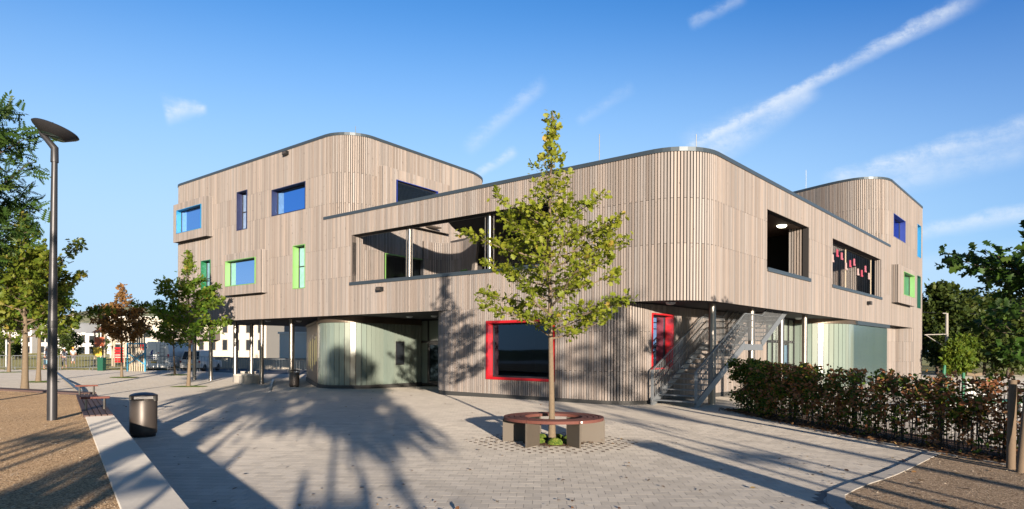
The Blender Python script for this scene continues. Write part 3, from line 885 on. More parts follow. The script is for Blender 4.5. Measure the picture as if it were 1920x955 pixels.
# right pavilion
rpf = arc(2.2, 18.0, 2.08, -90, -180, 20, 2.2) + dense([(.12, 18.0), (.12, 25.85)])[1:]
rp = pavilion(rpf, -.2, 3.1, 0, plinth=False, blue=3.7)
mb = MB(); pbox(mb, main, sR(18.6), sR(25.95), -.1, .02, 3.11, 3.295); part('gutter', mb, M['metal'], school)


def curtain(name, path, s0, s1, posts, z0, z1, ztr, door, zthick=.07):
    """glazed entrance screen"""
    fr = MB()
    for s in posts: pbox(fr, path, s - .035, s + .035, -.1, .02, z0, z1)
    pbox(fr, path, s0, s1, -.09, .012, z1 - .08, z1 - .002); pbox(fr, path, s0, s1, -.09, .012, ztr - .06, ztr + .06); pbox(fr, path, s0, s1, -.09, .012, z0, z0 + .1)
    f = part(name, fr, M['frame'], school)
    for a, b in zip(posts, posts[1:]):
        for c, d in ((z0 + .1, ztr - .06), (ztr + .06, z1 - .08)):
            mb = MB(); pbox(mb, path, a + .03, b - .03, -.05, -.04, c, d); part('pane', mb, M['channel'], f)
    a, b = door
    dm = MB(); w = .09
    pbox(dm, path, a, a + w, -.03, .03, z0 + .02, ztr - .07); pbox(dm, path, b - w, b, -.03, .03, z0 + .02, ztr - .07)
    pbox(dm, path, a + w, b - w, -.03, .03, ztr - .17, ztr - .07); pbox(dm, path, a + w, b - w, -.03, .03, z0 + .02, z0 + .22)
    d = part('door', dm, M['frame'], school)
    mb = MB(); q = b - .05
    mb.tube([path.pt(q, .04, z0 + .9), path.pt(q, .1, z0 + .92), path.pt(q, .1, z0 + 1.28), path.pt(q, .04, z0 + 1.3)], .016, 8); part('handle', mb, M['steel'], d)
    mb = MB(); pbox(mb, path, a + w, b - w, -.012, -.004, z0 + .22, ztr - .17); part('pane', mb, M['glass'], d)
    return f


ent = Path([(18.45, 5.8), (12.3, 5.8)])
curtain('entrance_screen', ent, 0, ent.L, [.0, .62, 1.75, 1.95, 3.0, 4.2, 5.4, 6.1], -.14, 3.34, 2.15, (.67, 1.72))
mb = MB(); mb.box(8.2, 8.3, 12.3, 19, -.3, 3.4); mb.box(5.9, 8.2, 12.25, 12.3, -.3, 3.4); mb.box(5.9, 8.2, 18.6, 18.65, -.3, 3.4); part('lobby_wall', mb, M['room'], school)
e2 = Path([(2.2, 12.05), (2.2, 15.8)])
curtain('entrance_screen', e2, 0, e2.L, [.02, .7, 1.75, 2.9, 3.7], -.1, 3.34, 2.2, (1.80, 2.85))
mb = MB(); mb.box(12.0, 16.6, 4.4, 4.5, -.3, 3.4); mb.box(12.0, 12.05, 2.35, 4.4, -.3, 3.4); mb.box(16.2, 16.25, 2.35, 4.4, -.3, 3.4); part('lobby_wall', mb, M['room'], school)
# pink boots and cut-outs hung in the right terrace net
r = random.Random(8)
for i in range(11):
    q = 14.6 + i * .78; z = 6.35 - .24 * math.sin(i * 1.9) - i * .05
    mb = MB(); mb.box(q, q + .16, .33, .38, z, z + .26); mb.box(q, q + .26, .33, .38, z - .09, z)
    o = part('paper_boot', mb, M['boot%d' % (i % 3)] if 'boot0' in M else plain('pink_paper_%d' % (i % 3), ((.36, .10, .14), (.40, .28, .27), (.36, .05, .09))[i % 3], .8), school)

# ------------------------------------------------------------------ metal stair
stair = thing('metal_staircase', 'galvanised steel outdoor staircase rising under the overhang beside the red framed window', 'staircase', (ORG.x, ORG.y, 0))
stair.rotation_euler = school.rotation_euler; OFF[stair.name] = (0, 0, 0)
RI, GO = .1667, .325
PIN, POUT = 1.98, .46
flights = [(1.03, 0.), (6.63, 2.0)]
mb0 = MB(); mb0.box(0, .30, 0, POUT * -1 + PIN - .1, -.035, 0)
tm = mesh_of('tread', mb0); tm.materials.append(M['galv'])
for q0, z0 in flights:
    for i in range(12):
        o = link('tread', tm, stair); o.location = (q0 + i * GO, POUT + .05, z0 + (i + 1) * RI)
mb = MB(); mb.box(4.93, 6.63, POUT + .03, PIN - .03, 1.96, 2.0); part('landing', mb, M['galv'], stair)
for p in (POUT, PIN):
    mb = MB()
    for q0, z0 in flights:
        mb.beam((q0 - .05, p, z0 + .03), (q0 + 12 * GO, p, z0 + 2.0), .05, .24)
    mb.beam((4.9, p, 1.9), (6.66, p, 1.9), .05, .22)
    mb.beam((1.0, p, -.05), (1.0, p, 1.12), .07, .07)
    part('stringer', mb, M['galv'], stair)
    bars = MB()
    def rail_z(q):
        if q < 4.93: return (q - 1.03) * RI / GO
        if q < 6.63: return 2.0
        return 2.0 + (q - 6.63) * RI / GO
    q = 1.1
    while q < 10.4:
        z = rail_z(q); bars.beam((q, p, z + .14), (q, p, z + 1.08), .010, .022, up=(0, 1, 0)); q += .115
    part('baluster', bars, M['galv'], stair, kind='stuff')
    mb = MB(); top = [(1.0, p, 1.12), (4.93, p, 3.1), (6.63, p, 3.1), (10.4, p, 5.0)]
    for a, b in zip(top, top[1:]): mb.beam(a, b, .05, .03)
    part('top_rail', mb, M['galv'], stair)
    s = 1 if p == POUT else -1
    for h in (.9, .65):
        mb = MB(); pp = p + s * .09
        mb.tube([(1.0, pp, h - .02), (1.1, pp, h), (4.93, pp, h + 1.96), (6.63, pp, h + 2.0), (10.4, pp, h + 3.9)], .02, 8); part('handrail', mb, M['steel'], stair, smooth=True)

# ------------------------------------------------------------------ ground
def grid_sheet(name, xs, ys, zf, mat, kind='structure', parent=None):
    mb = MB(); nx = len(xs)
    for y in ys:
        for x in xs: mb.v.append((x, y, zf(x, y)))
    for j in range(len(ys) - 1):
        for i in range(nx - 1):
            a = j * nx + i; mb.f.append((a, a + 1, a + nx + 1, a + nx)); mb.t.append(.5)
    return part(name, mb, mat, parent, kind=kind)


plaza = grid_sheet('plaza', [-80, -60, -45, -36, -30] + [-27 + .85 * i for i in range(11)] + [-14, -8, 0, 10, 20, 40, 60], [-45, -20, 0, 7, 16, 24.5] + [24.5 + 1.3 * i for i in range(1, 12)] + [40, 45, 50, 53], gz, M['paving'])
mb = MB(); mb.poly([(-1500, -600, -.6), (1500, -600, -.6), (1500, 3000, -.6), (-1500, 3000, -.6)]); part('ground', mb, M['ground'], kind='structure')
mb = MB(); mb.prism([(-160, 53), (-28.5, 53), (-31, 62), (-60, 260), (-300, 260), (-300, 53)], -.5, .02); part('lawn', mb, M['grass'], kind='structure')
mb = MB(); mb.prism([(-28.6, 53.003), (-8, 52), (0, 90), (-40, 200), (-60, 259), (-31.2, 62)], -.58, -.26); part('road', mb, M['asphalt'], kind='structure')
mb = MB(); mb.prism([(12, 53.01), (60, 53.01), (60, 110), (12, 110)], -.58, -.1); part('meadow', mb, M['grass'], kind='structure')

# raised gravel bed with kerb wall
BZ = .38
K0, K1 = Vector((-.05, 1.8)), Vector((-8.12, 13.95))          # outer kerb edge
CORN, FAR = Vector((-12.45, 20.5)), Vector((-40, 33.5))
kd = (K1 - K0).normalized(); kn = Vector((-kd.y, kd.x))     # towards the bed
bed = [tuple(K0 + kn * .5), tuple(K1 + kd * 7.6 + kn * .5), (-40, 34), (-40, -20), (2, -20)]
mb = MB(); mb.prism(bed[:2] + bed[2:], -.2, BZ); part('gravel_bed', mb, M['sand'], kind='structure')
n = 9; mb = MB()
kerb = bpy.data.objects.new('kerb_wall', None); col.objects.link(kerb); kerb['kind'] = 'structure'; OFF[kerb.name] = (0, 0, 0)
for i in range(6):
    a = K0 + (K1 - K0) * (i / 6.); b = K0 + (K1 - K0) * ((i + 1) / 6.); e = kd * .004
    mb = MB(); mb.prism([tuple(a + e), tuple(b - e), tuple(b - e + kn * .5), tuple(a + e + kn * .5)][::-1], -.2, BZ + .02); part('kerb_stone', mb, M['concrete'], kerb, bevel=.008)
# wall below the timber seats
mb = MB(); mb.prism([tuple(K1 + kd * .01), tuple(CORN), tuple(FAR), tuple(FAR + Vector((-.3, -.5))), tuple(CORN + kn * .45 + Vector((-.1, -.15))), tuple(K1 + kd * .01 + kn * .45)][::-1], -.2, .33); part('seat_wall', mb, M['concrete2'], kerb)
seat = thing('timber_seat', 'low brown plank seat with two raised armrests set on the gravel bed wall', 'bench', (K1.x, K1.y, BZ))
sd_end = K1 + kd * 7.5
for i in range(5):
    a = K1 + kd * .02 + kn * (.02 + i * .105); b = K1 + kd * 7.3 + kn * (.02 + i * .105)
    mb = MB(); mb.beam((a.x + kn.x * .045, a.y + kn.y * .045, .40), (b.x + kn.x * .045, b.y + kn.y * .045, .40), .09, .05); part('plank', mb, M['darkwood'], seat, bevel=.006)
fd = (FAR - CORN).normalized(); fn = Vector((-fd.y, fd.x)); fn = fn if fn.y < 0 else -fn
for i in range(4):
    a = CORN + fd * .1 + fn * (.02 + i * .13); b = a + fd * 28
    mb = MB(); mb.beam((a.x, a.y, .41), (b.x, b.y, .41), .115, .05); part('plank', mb, M['darkwood'], seat, bevel=.006)
for t in (1.5, 7.0):
    c0 = K1 + kd * t + kn * .0; c1 = c0 + kn * .56
    mb = MB(); mb.beam((c0.x, c0.y, .68), (c1.x, c1.y, .68), .1, .045); ar = part('armrest', mb, M['hardwood'], seat, bevel=.008)
    for f in (.18, .8):
        p = c0.lerp(c1, f); mb = MB(); mb.beam((p.x, p.y, .42), (p.x, p.y, .66), .035, .035); part('support', mb, M['steel'], ar)
# drainage channels
mb = MB(); mb.beam((-32.4, 48.5, .006), (-17.56, 27.77, .0), .14, .02); part('drain_channel', mb, M['metal'], kind='structure')
mb = MB(); mb.beam((-15.4, 44.0, gz(-15.4, 44) + .006), (-10.5, 29.6, gz(-10.5, 29.6) + .01), .12, .02); part('drain_channel', mb, M['metal'], kind='structure')

# right: gravel path, edging, hedge bed
edge = smooth_pts([(3.7, 7.0), (3.86, 7.74), (4.02, 8.3), (4.68, 9.05), (5.6, 9.9), (7.28, 11.7), (7.75, 12.2)], 5)
mb = MB(); mb.prism(edge + [(14, 12.2), (14, 5), (3.7, 5)], -.1, .008); part('gravel_path', mb, M['gravel'], kind='structure')
edging = bpy.data.objects.new('path_edging', None); col.objects.link(edging); edging['kind'] = 'structure'; OFF[edging.name] = (0, 0, 0)
ep = Path(edge)
for i in range(int(ep.L / .5)):
    a = ep.at(i * .5 + .004, -.01)[0]; b = ep.at(i * .5 + .496, -.01)[0]; a2 = ep.at(i * .5 + .004, .2)[0]; b2 = ep.at(i * .5 + .496, .2)[0]
    mb = MB(); mb.prism([tuple(a), tuple(b), tuple(b2), tuple(a2)], -.1, .02); part('edging_stone', mb, M['concrete2'], edging, bevel=.004)
HB = [(6.35, 20.6), (6.55, 18.0), (6.95, 15.1), (7.48, 12.3), (7.9, 10.6), (8.3, 8.8)]
hbp = smooth_pts(HB, 5)
mb = MB(); mb.prism([(x + 1.6, y + .4) for x, y in hbp[::-1]] + hbp, -.1, .013); part('hedge_bed', mb, M['soil'], kind='structure')
for a, b in zip(hbp, hbp[1:]):
    pass
hp = Path(hbp); eg2 = bpy.data.objects.new('bed_edging', None); col.objects.link(eg2); eg2['kind'] = 'structure'; OFF[eg2.name] = (0, 0, 0)
for i in range(int(hp.L)):
    a, b = hp.at(i + .004, 0)[0], hp.at(i + .996, 0)[0]
    mb = MB(); mb.beam((a.x - .06, a.y, .006), (b.x - .06, b.y, .006), .08, .03); part('edging_stone', mb, M['concrete2'], eg2)
# bright play yard behind the hedge
mb = MB(); mb.prism([(9.5, 15), (30, 15), (44, 52), (20, 52), (13, 30)], -.1, .004); part('play_yard', mb, M['concrete'], kind='structure')

# paving stones of the near plaza
cr, sr = math.cos(PAVE_ROT * -1), math.sin(PAVE_ROT * -1)
def on_plaza(x, y):
    if (Vector((x, y)) - K0).dot(kn) > -.12: return False
    if (x - .81) ** 2 + (y - 13.2) ** 2 < .62 ** 2: return False
    if y < 12.4:
        e = min(edge, key=lambda q: abs(q[1] - y))
        if x > e[0] - .28: return False
    h = min(hbp, key=lambda q: abs(q[1] - y))
    return x < h[0] - .2
cells = []
S = .2
for j in range(int(-2 / S), int(20 / S)):
    for i in range(int(-16 / S), int(14 / S)):
        ox = (i + (.5 if j % 2 else 0)) * S; oy = j * S
        x = ox * math.cos(math.radians(2.5)) + oy * math.sin(math.radians(2.5)); y = -ox * math.sin(math.radians(2.5)) + oy * math.cos(math.radians(2.5))
        if not (7.2 < y < 16.5) or abs(x) > y * .78 + .3 or not on_plaza(x, y): continue
        cells.append((x, y))
cells.sort(key=lambda c: math.hypot(c[0], c[1]) + .0)
rp_ = random.Random(5)
pm = MB(); h = S / 2 - .0024
pm.hexa([(-h, -h, -.02), (h, -h, -.02), (h, h, -.02), (-h, h, -.02), (-h, -h, 0), (h, -h, 0), (h, h, 0), (-h, h, 0)], skip=(0,))
pmesh = mesh_of('paver', pm); pmesh.materials.append(M['paver_obj'])
fld = MB()
for n_, (x, y) in enumerate(cells):
    hole = .62 < math.hypot(x - .81, y - 13.2) < 1.5 
    rz = math.radians(-2.5 + rp_.uniform(-.5, .5)); rx, ry = rp_.gauss(0, .0012), rp_.gauss(0, .0012); z = .0055 + rp_.uniform(-.0003, .0003)
    if n_ < 300:
        o = link('paver', pmesh, plaza); o.location = (x, y, z); o.rotation_euler = (rx, ry, rz)
    else:
        mt = Matrix.Translation((x, y, z)) @ Matrix.Rotation(rz, 4, 'Z') @ Matrix.Rotation(rx, 4, 'X') @ Matrix.Rotation(ry, 4, 'Y')
        hh = h - (.0 if hole else 0)
        k = hh / h
        fld.hexa([mt @ Vector((v[0] * k, v[1] * k, v[2])) for v in pm.v], rp_.random(), skip=(0,))
part('paving_field', fld, M['paver'], plaza, kind='stuff')
# joint sand between the stones
jpoly = [(-7.0, 7.05), (3.6, 7.05)] + [(x - .22, y) for x, y in edge if y > 7.05] + [(x - .16, y) for x, y in hbp[::-1] if 12.4 < y < 16.6] + [(-9.85, 16.6)]
mb = MB(); mb.prism(jpoly, -.05, .003); part('joint_sand', mb, M['joint'], kind='structure')
# open-jointed stones round the tree pit
mb = MB(); mb.lathe((.81, 13.2, .0), [(.0, .018), (.45, .016), (.62, .004)], 28); part('tree_pit_soil', mb, M['soil'], kind='structure')
pits = MB(); r = random.Random(3)
for j in range(-9, 10):
    for i in range(-9, 10):
        x = .81 + (i + (.5 if j % 2 else 0)) * .2; y = 13.2 + j * .2
        d = math.hypot(x - .81, (y - 13.2) * 1.1)
        if .62 < d < 1.62:
            pits.box(x - .028, x + .028, y - .04, y + .04, .0, .0075)
part('drain_gaps', pits, M['soil'], kind='stuff')

# ------------------------------------------------------------------ street furniture
def circular_bench():
    cx, cy = .81, 13.2
    t = thing('circular_bench', 'round dark red slatted bench on grey panels encircling the middle tree', 'bench', (cx, cy, 0))
    rings = [(.56, .645), (.665, .755), (.775, .86), (.88, .965)]
    for ri, (r0, r1) in enumerate(rings):
        for k in range(6):
            a0 = math.radians(-4 + 60 * k) + .006; a1 = math.radians(-4 + 60 * (k + 1)) - .006; mb = MB(); n = 10
            for i in range(n):
                b0 = a0 + (a1 - a0) * i / n; b1 = a0 + (a1 - a0) * (i + 1) / n
                P = lambda r, a, z: (cx + r * math.cos(a), cy + r * math.sin(a), z)
                sk = ()
                mb.hexa([P(r0, b0, .445), P(r1, b0, .445), P(r1, b1, .445), P(r0, b1, .445), P(r0, b0, .5), P(r1, b0, .5), P(r1, b1, .5), P(r0, b1, .5)], skip=(() if i in (0, n - 1) else (2, 4)))
            part('plank', mb, M['hardwood'], t)
    for k in range(6):
        a = math.radians(-4 + 60 * k); d = Vector((math.cos(a), math.sin(a)))
        p0 = Vector((cx, cy)) + d * .53; p1 = Vector((cx, cy)) + d * .985
        mb = MB(); mb.beam((p0.x, p0.y, .222), (p1.x, p1.y, .222), .035, .444); part('leg', mb, M['benchleg'], t, bevel=.004)
    a = math.radians(-62); mb = MB(); p = Vector((cx + .967 * math.cos(a), cy + .967 * math.sin(a)))
    mb.box(p.x - .02, p.x + .02, p.y - .004, p.y + .006, .458, .49); part('plate', mb, M['paintwhite'], t)


circular_bench()


def litter_bin(x, y, z, label, h=.87, r=.25):
    t = thing('litter_bin', label, 'bin', (x, y, z), 'bins on the plaza')
    mb = MB(); mb.lathe((x, y, z), [(0, .0), (r * .88, .0), (r * .9, .05)], 40); part('base', mb, M['black'], t, smooth=True)
    mb = MB(); mb.lathe((x, y, z), [(r * .9, .05), (r * .985, .08), (r, .13), (r, h - .14), (r * .985, h - .13), (r * .93, h - .13), (r * .93, .15), (0, .15)], 40); part('body', mb, M['binmetal'], t, smooth=True)
    mb = MB(); n = 24
    for a0, a1 in ((30, 150), (210, 330)):      # rim band left open at the front and back
        pass
    mb.lathe((x, y, z), [(r * .9, h - .05), (r * 1.02, h - .05), (r * 1.02, h - .03), (r * .7, h + .005), (r * .3, h + .02), (0, h + .022)], 40); part('lid', mb, M['binmetal'], t, smooth=True)
    for s in (-1, 1):
        mb = MB(); mb.box(x + s * r * .97 - .022, x + s * r * .97 + .022, y - .05, y + .05, z + h - .15, z + h - .04); part('bracket', mb, M['steel'], t)
    mb = MB(); mb.lathe((x, y, z + h - .20), [(0, 0), (r * .9, 0), (r * .9, .03), (r * .86, .04)], 40); part('liner', mb, M['galv'], t, smooth=True)
    return t


litter_bin(-7.40, 13.72, 0, 'brown cylindrical litter bin beside the gravel bed wall in the foreground')
bx, by = world_xy(22.0, .45)
litter_bin(bx, by, gz(bx, by), 'dark cylindrical bin next to the bronze wall of the glass pavilion')


def street_lamp():
    x, y, z = -8.88, 13.19, BZ
    t = thing('street_lamp', 'tall dark street lamp with tilted disc head standing in the gravel bed', 'street lamp', (x, y, z))
    lean = .025
    mb = MB(); mb.tube([(x, y, z), (x + .0, y, z + 1.2), (x + lean * .4, y, z + 3.2), (x + lean, y, z + 5.05)], [.088, .084, .066, .052], 28); part('pole', mb, M['lampmetal'], t, smooth=True)
    mb = MB(); mb.tube([(x, y, z + 1.78), (x, y, z + 1.92)], .0875, 28); part('band', mb, M['black'], t, smooth=True)
    mb = MB(); tx = x + lean
    mb.tube([(tx, y, z + 4.98), (tx, y, z + 5.25), (tx - .12, y - .02, z + 5.4), (tx - .26, y - .03, z + 5.56)], [.07, .068, .055, .04], 16); part('bracket', mb, M['lampmetal'], t, smooth=True)
    hd = Vector((.27, .16, 1)).normalized(); c = (tx + .02, y - .05, z + 5.52)
    mb = MB(); mb.lathe(c, [(.0, -.07), (.21, -.07), (.385, .05), (.41, .08), (.39, .10), (.27, .12), (0, .13)], 44, hd); head = part('head', mb, M['lampmetal'], t, smooth=True)
    mb = MB(); mb.lathe(c, [(0, -.078), (.20, -.074), (.215, -.068)], 36, hd); part('lens', mb, M['lampglass'], head, smooth=True)


street_lamp()

for i, (x, y, r, h, lb) in enumerate(((-16.6, 42.3, .36, .42, 'small round concrete seat left of the other drums'), (-15.9, 40.4, .55, .48, 'middle round concrete drum seat behind the columns'), (-14.9, 39.0, .66, .50, 'largest round concrete drum seat behind the columns'), (-17.6, 45.6, .5, .46, 'rearmost round concrete drum seat under the building'))):
    z = gz(x, y); t = thing('round_seat', lb, 'seat', (x, y, z), 'round concrete seats under the building')
    mb = MB(); mb.lathe((x, y, z), [(r * .97, -.05), (r * .97, h - .06)], 36); part('base', mb, M['concrete2'], t, smooth=True)
    mb = MB(); mb.lathe((x, y, z), [(r * .97, h - .06), (r, h - .05), (r, h - .01), (r * .97, h), (0, h)], 36); part('seat', mb, M['concrete'], t, smooth=True)


def crowd_barrier(W=3.5):
    t = thing('crowd_barrier', 'grey steel crowd barrier', 'barrier', (0, 0, 0), 'crowd barriers along the edge of the plaza')
    H = 1.1; mb = MB(); R_ = .12
    pts = [(-W / 2, 0, 0), (-W / 2, 0, H - R_), (-W / 2 + .04, 0, H - .03), (-W / 2 + R_, 0, H), (W / 2 - R_, 0, H), (W / 2 - .04, 0, H - .03), (W / 2, 0, H - R_), (W / 2, 0, 0)]
    mb.tube(pts, .024, 6); mb.tube([(-W / 2, 0, .22), (W / 2, 0, .22)], .02, 6); part('frame', mb, M['galv'], t)
    for i in range(1, 15):
        b = MB(); x = -W / 2 + W * i / 15; b.tube([(x, 0, .22), (x, 0, H)], .012, 5, cap=False); part('bar', b, M['galv'], t)
    for s in (-1, 1):
        b = MB(); b.beam((s * (W / 2 - .25), -.28, .02), (s * (W / 2 - .25), .28, .02), .05, .03); b.beam((s * (W / 2 - .25), 0, .02), (s * (W / 2 - .25), 0, .22), .04, .04); part('foot', b, M['galv'], t)
    return t


cb = crowd_barrier(); blist = []
for i, (u, y, a) in enumerate(((-25, 52.2, 0), (66, 52, 1), (150, 52, -1), (212, 52.5, 3), (294, 51, -2), (345, 51.6, 24), (392, 54.5, 2), (432, 55.5, -3), (505, 56, 2), (590, 57, 0))):
    blist.append(((u - 960) / 1280 * y, y, a))
names = ['leftmost steel crowd barrier at the frame edge', 'steel crowd barrier behind the white shirted man', 'steel crowd barrier right of the street lamp pole', 'steel crowd barrier in front of the play tower', 'steel crowd barrier in front of the white van', 'short angled steel crowd barrier right of the van', 'steel crowd barrier left of the building columns', 'steel crowd barrier behind the second building column', 'steel crowd barrier behind the third building column', 'steel crowd barrier just left of the bronze wall']
for i, (x, y, a) in enumerate(blist):
    if i == 0:
        cb.location = (x, y, gz(x, y)); cb['label'] = names[0]
    else: copy_tree(cb, (x, y, gz(x, y)), math.radians(a), names[i], .62 if i == 5 else 1.)

# ------------------------------------------------------------------ plants
def leaf_shape(kind):
    if kind == 'oak':       # lobed leaf, folded a little along the midrib
        pts = [(0, 0), (.10, .18), (.34, .22), (.16, .38), (.46, .52), (.20, .62), (.30, .84), (0, 1), (-.30, .84), (-.20, .62), (-.46, .52), (-.16, .38), (-.34, .22), (-.10, .18)]
        v = [(x, y, abs(x) * .35) for x, y in pts]; v.append((0, .5, 0))
        f = [(14, i, (i + 1) % 14) for i in range(14)]
    elif kind == 'rowan':   # seven pairs of leaflets on a stalk
        v = []; f = []
        for k in range(6):
            y = .18 + k * .13
            for s in (-1, 1):
                b = len(v); L = .30 * (1 - .06 * k)
                v += [(s * .01, y, 0), (s * L * .5, y + .12, .02), (s * L, y + .12, -.05), (s * L * .55, y - .03, .0)]; f.append((b, b + 1, b + 2, b + 3))
        b = len(v); v += [(0, .9, 0), (.05, 1.05, 0), (0, 1.22, -.05), (-.05, 1.05, 0)]; f.append((b, b + 1, b + 2, b + 3))
        b = len(v); v += [(-.008, 0, 0), (.008, 0, 0), (.005, .95, 0), (-.005, .95, 0)]; f.append((b, b + 1, b + 2, b + 3))
    elif kind == 'oval':
        v = [(0, 0, 0), (.28, .35, .06), (.24, .7, .05), (0, 1, -.04), (-.24, .7, .05), (-.28, .35, .06)]; f = [(0, 1, 2, 3), (0, 3, 4, 5)]
    else:
        v = [(0, 0, 0), (.36, .5, .1), (0, 1, 0), (-.36, .5, .1)]; f = [(0, 1, 2), (0, 2, 3)]
    return np.array(v), f


def leaves_mesh(name, pos, ydir, up, size, tone, kind, mat, parent, off):
    """one mesh of many leaves: arrays of base points, pointing directions, face normals"""
    V, F = leaf_shape(kind); n = len(pos)
    y = ydir / np.linalg.norm(ydir, axis=1, keepdims=True)
    x = np.cross(y, up); x /= np.maximum(np.linalg.norm(x, axis=1, keepdims=True), 1e-6); z = np.cross(x, y)
    P = pos[:, None, :] + size[:, None, None] * (V[None, :, 0:1] * x[:, None, :] + V[None, :, 1:2] * y[:, None, :] + V[None, :, 2:3] * z[:, None, :])
    P = P.reshape(-1, 3) - np.array(off)
    me = bpy.data.meshes.new(name); nv = len(V)
    loops = np.concatenate([np.array(f) for f in F]); lens = np.array([len(f) for f in F])
    allv = (loops[None, :] + nv * np.arange(n)[:, None]).reshape(-1); allc = np.tile(lens, n)
    me.vertices.add(len(P)); me.vertices.foreach_set('co', P.reshape(-1))
    me.loops.add(len(allv)); me.loops.foreach_set('vertex_index', allv.astype(np.int32))
    st = np.concatenate([[0], np.cumsum(allc)[:-1]])
    me.polygons.add(len(allc)); me.polygons.foreach_set('loop_start', st.astype(np.int32))
    me.update(calc_edges=True); me.validate()
    at = me.attributes.new('tone', 'FLOAT', 'FACE'); at.data.foreach_set('value', np.repeat(tone, len(F)).astype(np.float32))
    me.materials.append(mat)
    return link(name, me, parent)


def tree(name, label, cat, x, y, z, H, crown0, prof, nb, leaf_n, leaf, mat, seed, trunk_r=.06, kind='oak', group=None, bark='bark', droop=0., stakes=False, pit=True, twig=.34, tones=(.1, .8), top_tone=0., split=.75, elev=(5, 35), lead=.07, pitch=None):
    """trunk and leader, whorled limbs with side twigs, leaves along the twigs"""
    rg = np.random.RandomState(seed); rd = random.Random(seed)
    t = thing(name, label, cat, (x, y, z), group)
    base = Vector((x, y, z)); bend = [Vector((rd.uniform(-1, 1), rd.uniform(-1, 1), 0)) * lead for _ in range(3)]
    def leader(f): return base + Vector((0, 0, H * f)) + bend[0] * math.sin(f * 3) * 1. + bend[1] * math.sin(f * 6.1) * .6
    mb = MB(); fs = [i / 14 for i in range(15)]
    rr = [trunk_r * (1.28 - .3 * min(1, f * 12)) * (1 - .93 * f ** .9) + .004 for f in fs]
    mb.tube([leader(f) - Vector((0, 0, .05 if f == 0 else 0)) for f in fs], rr, 12)
    part('trunk', mb, M[bark], t, smooth=True)
    br = MB(); tw = []      # twigs: (start, direction, length)
    for i in range(nb):
        f = crown0 / H + (1 - crown0 / H) * ((i + rd.random() * .8) / nb) ** .95 * .97
        hz = f * H; R_ = float(np.interp(hz, [p[0] for p in prof], [p[1] for p in prof])) * rd.uniform(.62, 1.12)
        az = i * 2.39996 + rd.uniform(-.4, .4); ev = math.radians(rd.uniform(*elev)) - droop * (1 - (hz - crown0) / (H - crown0))
        if hz > H * .78: ev += .5
        s = leader(f); d = Vector((math.cos(az) * math.cos(ev), math.sin(az) * math.cos(ev), math.sin(ev)))
        pts = [s]; n = 5; dd = d.copy()
        for j in range(n):
            dd = (dd + Vector((rd.uniform(-.16, .16), rd.uniform(-.16, .16), rd.uniform(-.08, .14)))).normalized(); pts.append(pts[-1] + dd * R_ / n)
        r0 = max(.006, min(trunk_r * .42, .012 * R_ + .006)); br.tube(pts, [r0 * (1 - .8 * j / n) for j in range(n + 1)], 5, cap=False)
        nt_ = max(2, int(R_ / twig * 2.0))
        for j in range(nt_):
            g = .22 + .78 * (j + rd.random()) / nt_; k = min(int(g * n), n - 1); p = pts[k].lerp(pts[k + 1], g * n - k)
            sd = 1 if j % 2 else -1; ax = Vector((-d.y, d.x, 0)).normalized() * sd
            td = (dd * rd.uniform(.4, .9) + ax * rd.uniform(.3, 1.) + Vector((0, 0, rd.uniform(-.35, .5)))).normalized()
            L = twig * rd.uniform(.5, 1.25) * (.22 + .78 * min(1, R_ / 1.))
            tw.append((p, td, L)); br.tube([p, p + td * L * .9], [.006, .003], 3, cap=False)
        tw.append((pts[-2], dd, R_ / n * 1.4 + .06))
    for i in range(8): tw.append((leader(.84 + .02 * i), Vector((rd.uniform(-.5, .5), rd.uniform(-.5, .5), .8)).normalized(), .10))
    part('branches', br, M[bark], t, kind='stuff')
    # leaves
    S_ = np.array([[*p] for p, _, _ in tw]); D_ = np.array([[*d] for _, d, _ in tw]); L_ = np.array([l for _, _, l in tw])
    pr = L_ / L_.sum(); idx = rg.choice(len(tw), leaf_n, p=pr); ff = rg.rand(leaf_n) ** .8
    clump = rg.rand(len(tw))
    pos = S_[idx] + D_[idx] * (L_[idx] * ff)[:, None] + rg.normal(0, leaf * .45, (leaf_n, 3))
    yd = D_[idx] * .6 + rg.normal(0, .75, (leaf_n, 3)) + np.array([0, 0, -.12])
    up = np.array([0, 0, 1.]) + rg.normal(0, .55, (leaf_n, 3))
    sz = leaf * np.clip(rg.lognormal(-.05, .32, leaf_n), .4, 1.7)
    tone = tones[0] + (tones[1] - tones[0]) * np.clip(.55 * clump[idx] + .45 * rg.rand(leaf_n), 0, 1)
    tone += top_tone * np.clip((pos[:, 2] - z - crown0) / (H - crown0), 0, 1) + (rg.rand(leaf_n) > .965) * .3
    leaves_mesh('crown', pos, yd, up, sz, np.clip(tone, 0, 1), kind, M[mat], t, (x, y, z))
    if stakes:
        for k in range(4):
            a = math.pi / 4 + k * math.pi / 2 + stakes; sx, sy = x + .55 * math.cos(a), y + .55 * math.sin(a)
            mb = MB(); mb.tube([(sx, sy, z - .05), (sx, sy, z + 2.05)], .045, 10); part('stake', mb, M['stake'], t, smooth=True)
        mb = MB()
        for k in range(4):
            a = math.pi / 4 + k * math.pi / 2 + stakes; b = a + math.pi / 2
            mb.beam((x + .55 * math.cos(a), y + .55 * math.sin(a), z + 1.8), (x + .55 * math.cos(b), y + .55 * math.sin(b), z + 1.8), .03, .08)
        part('stake_rail', mb, M['stake'], t)
    return t


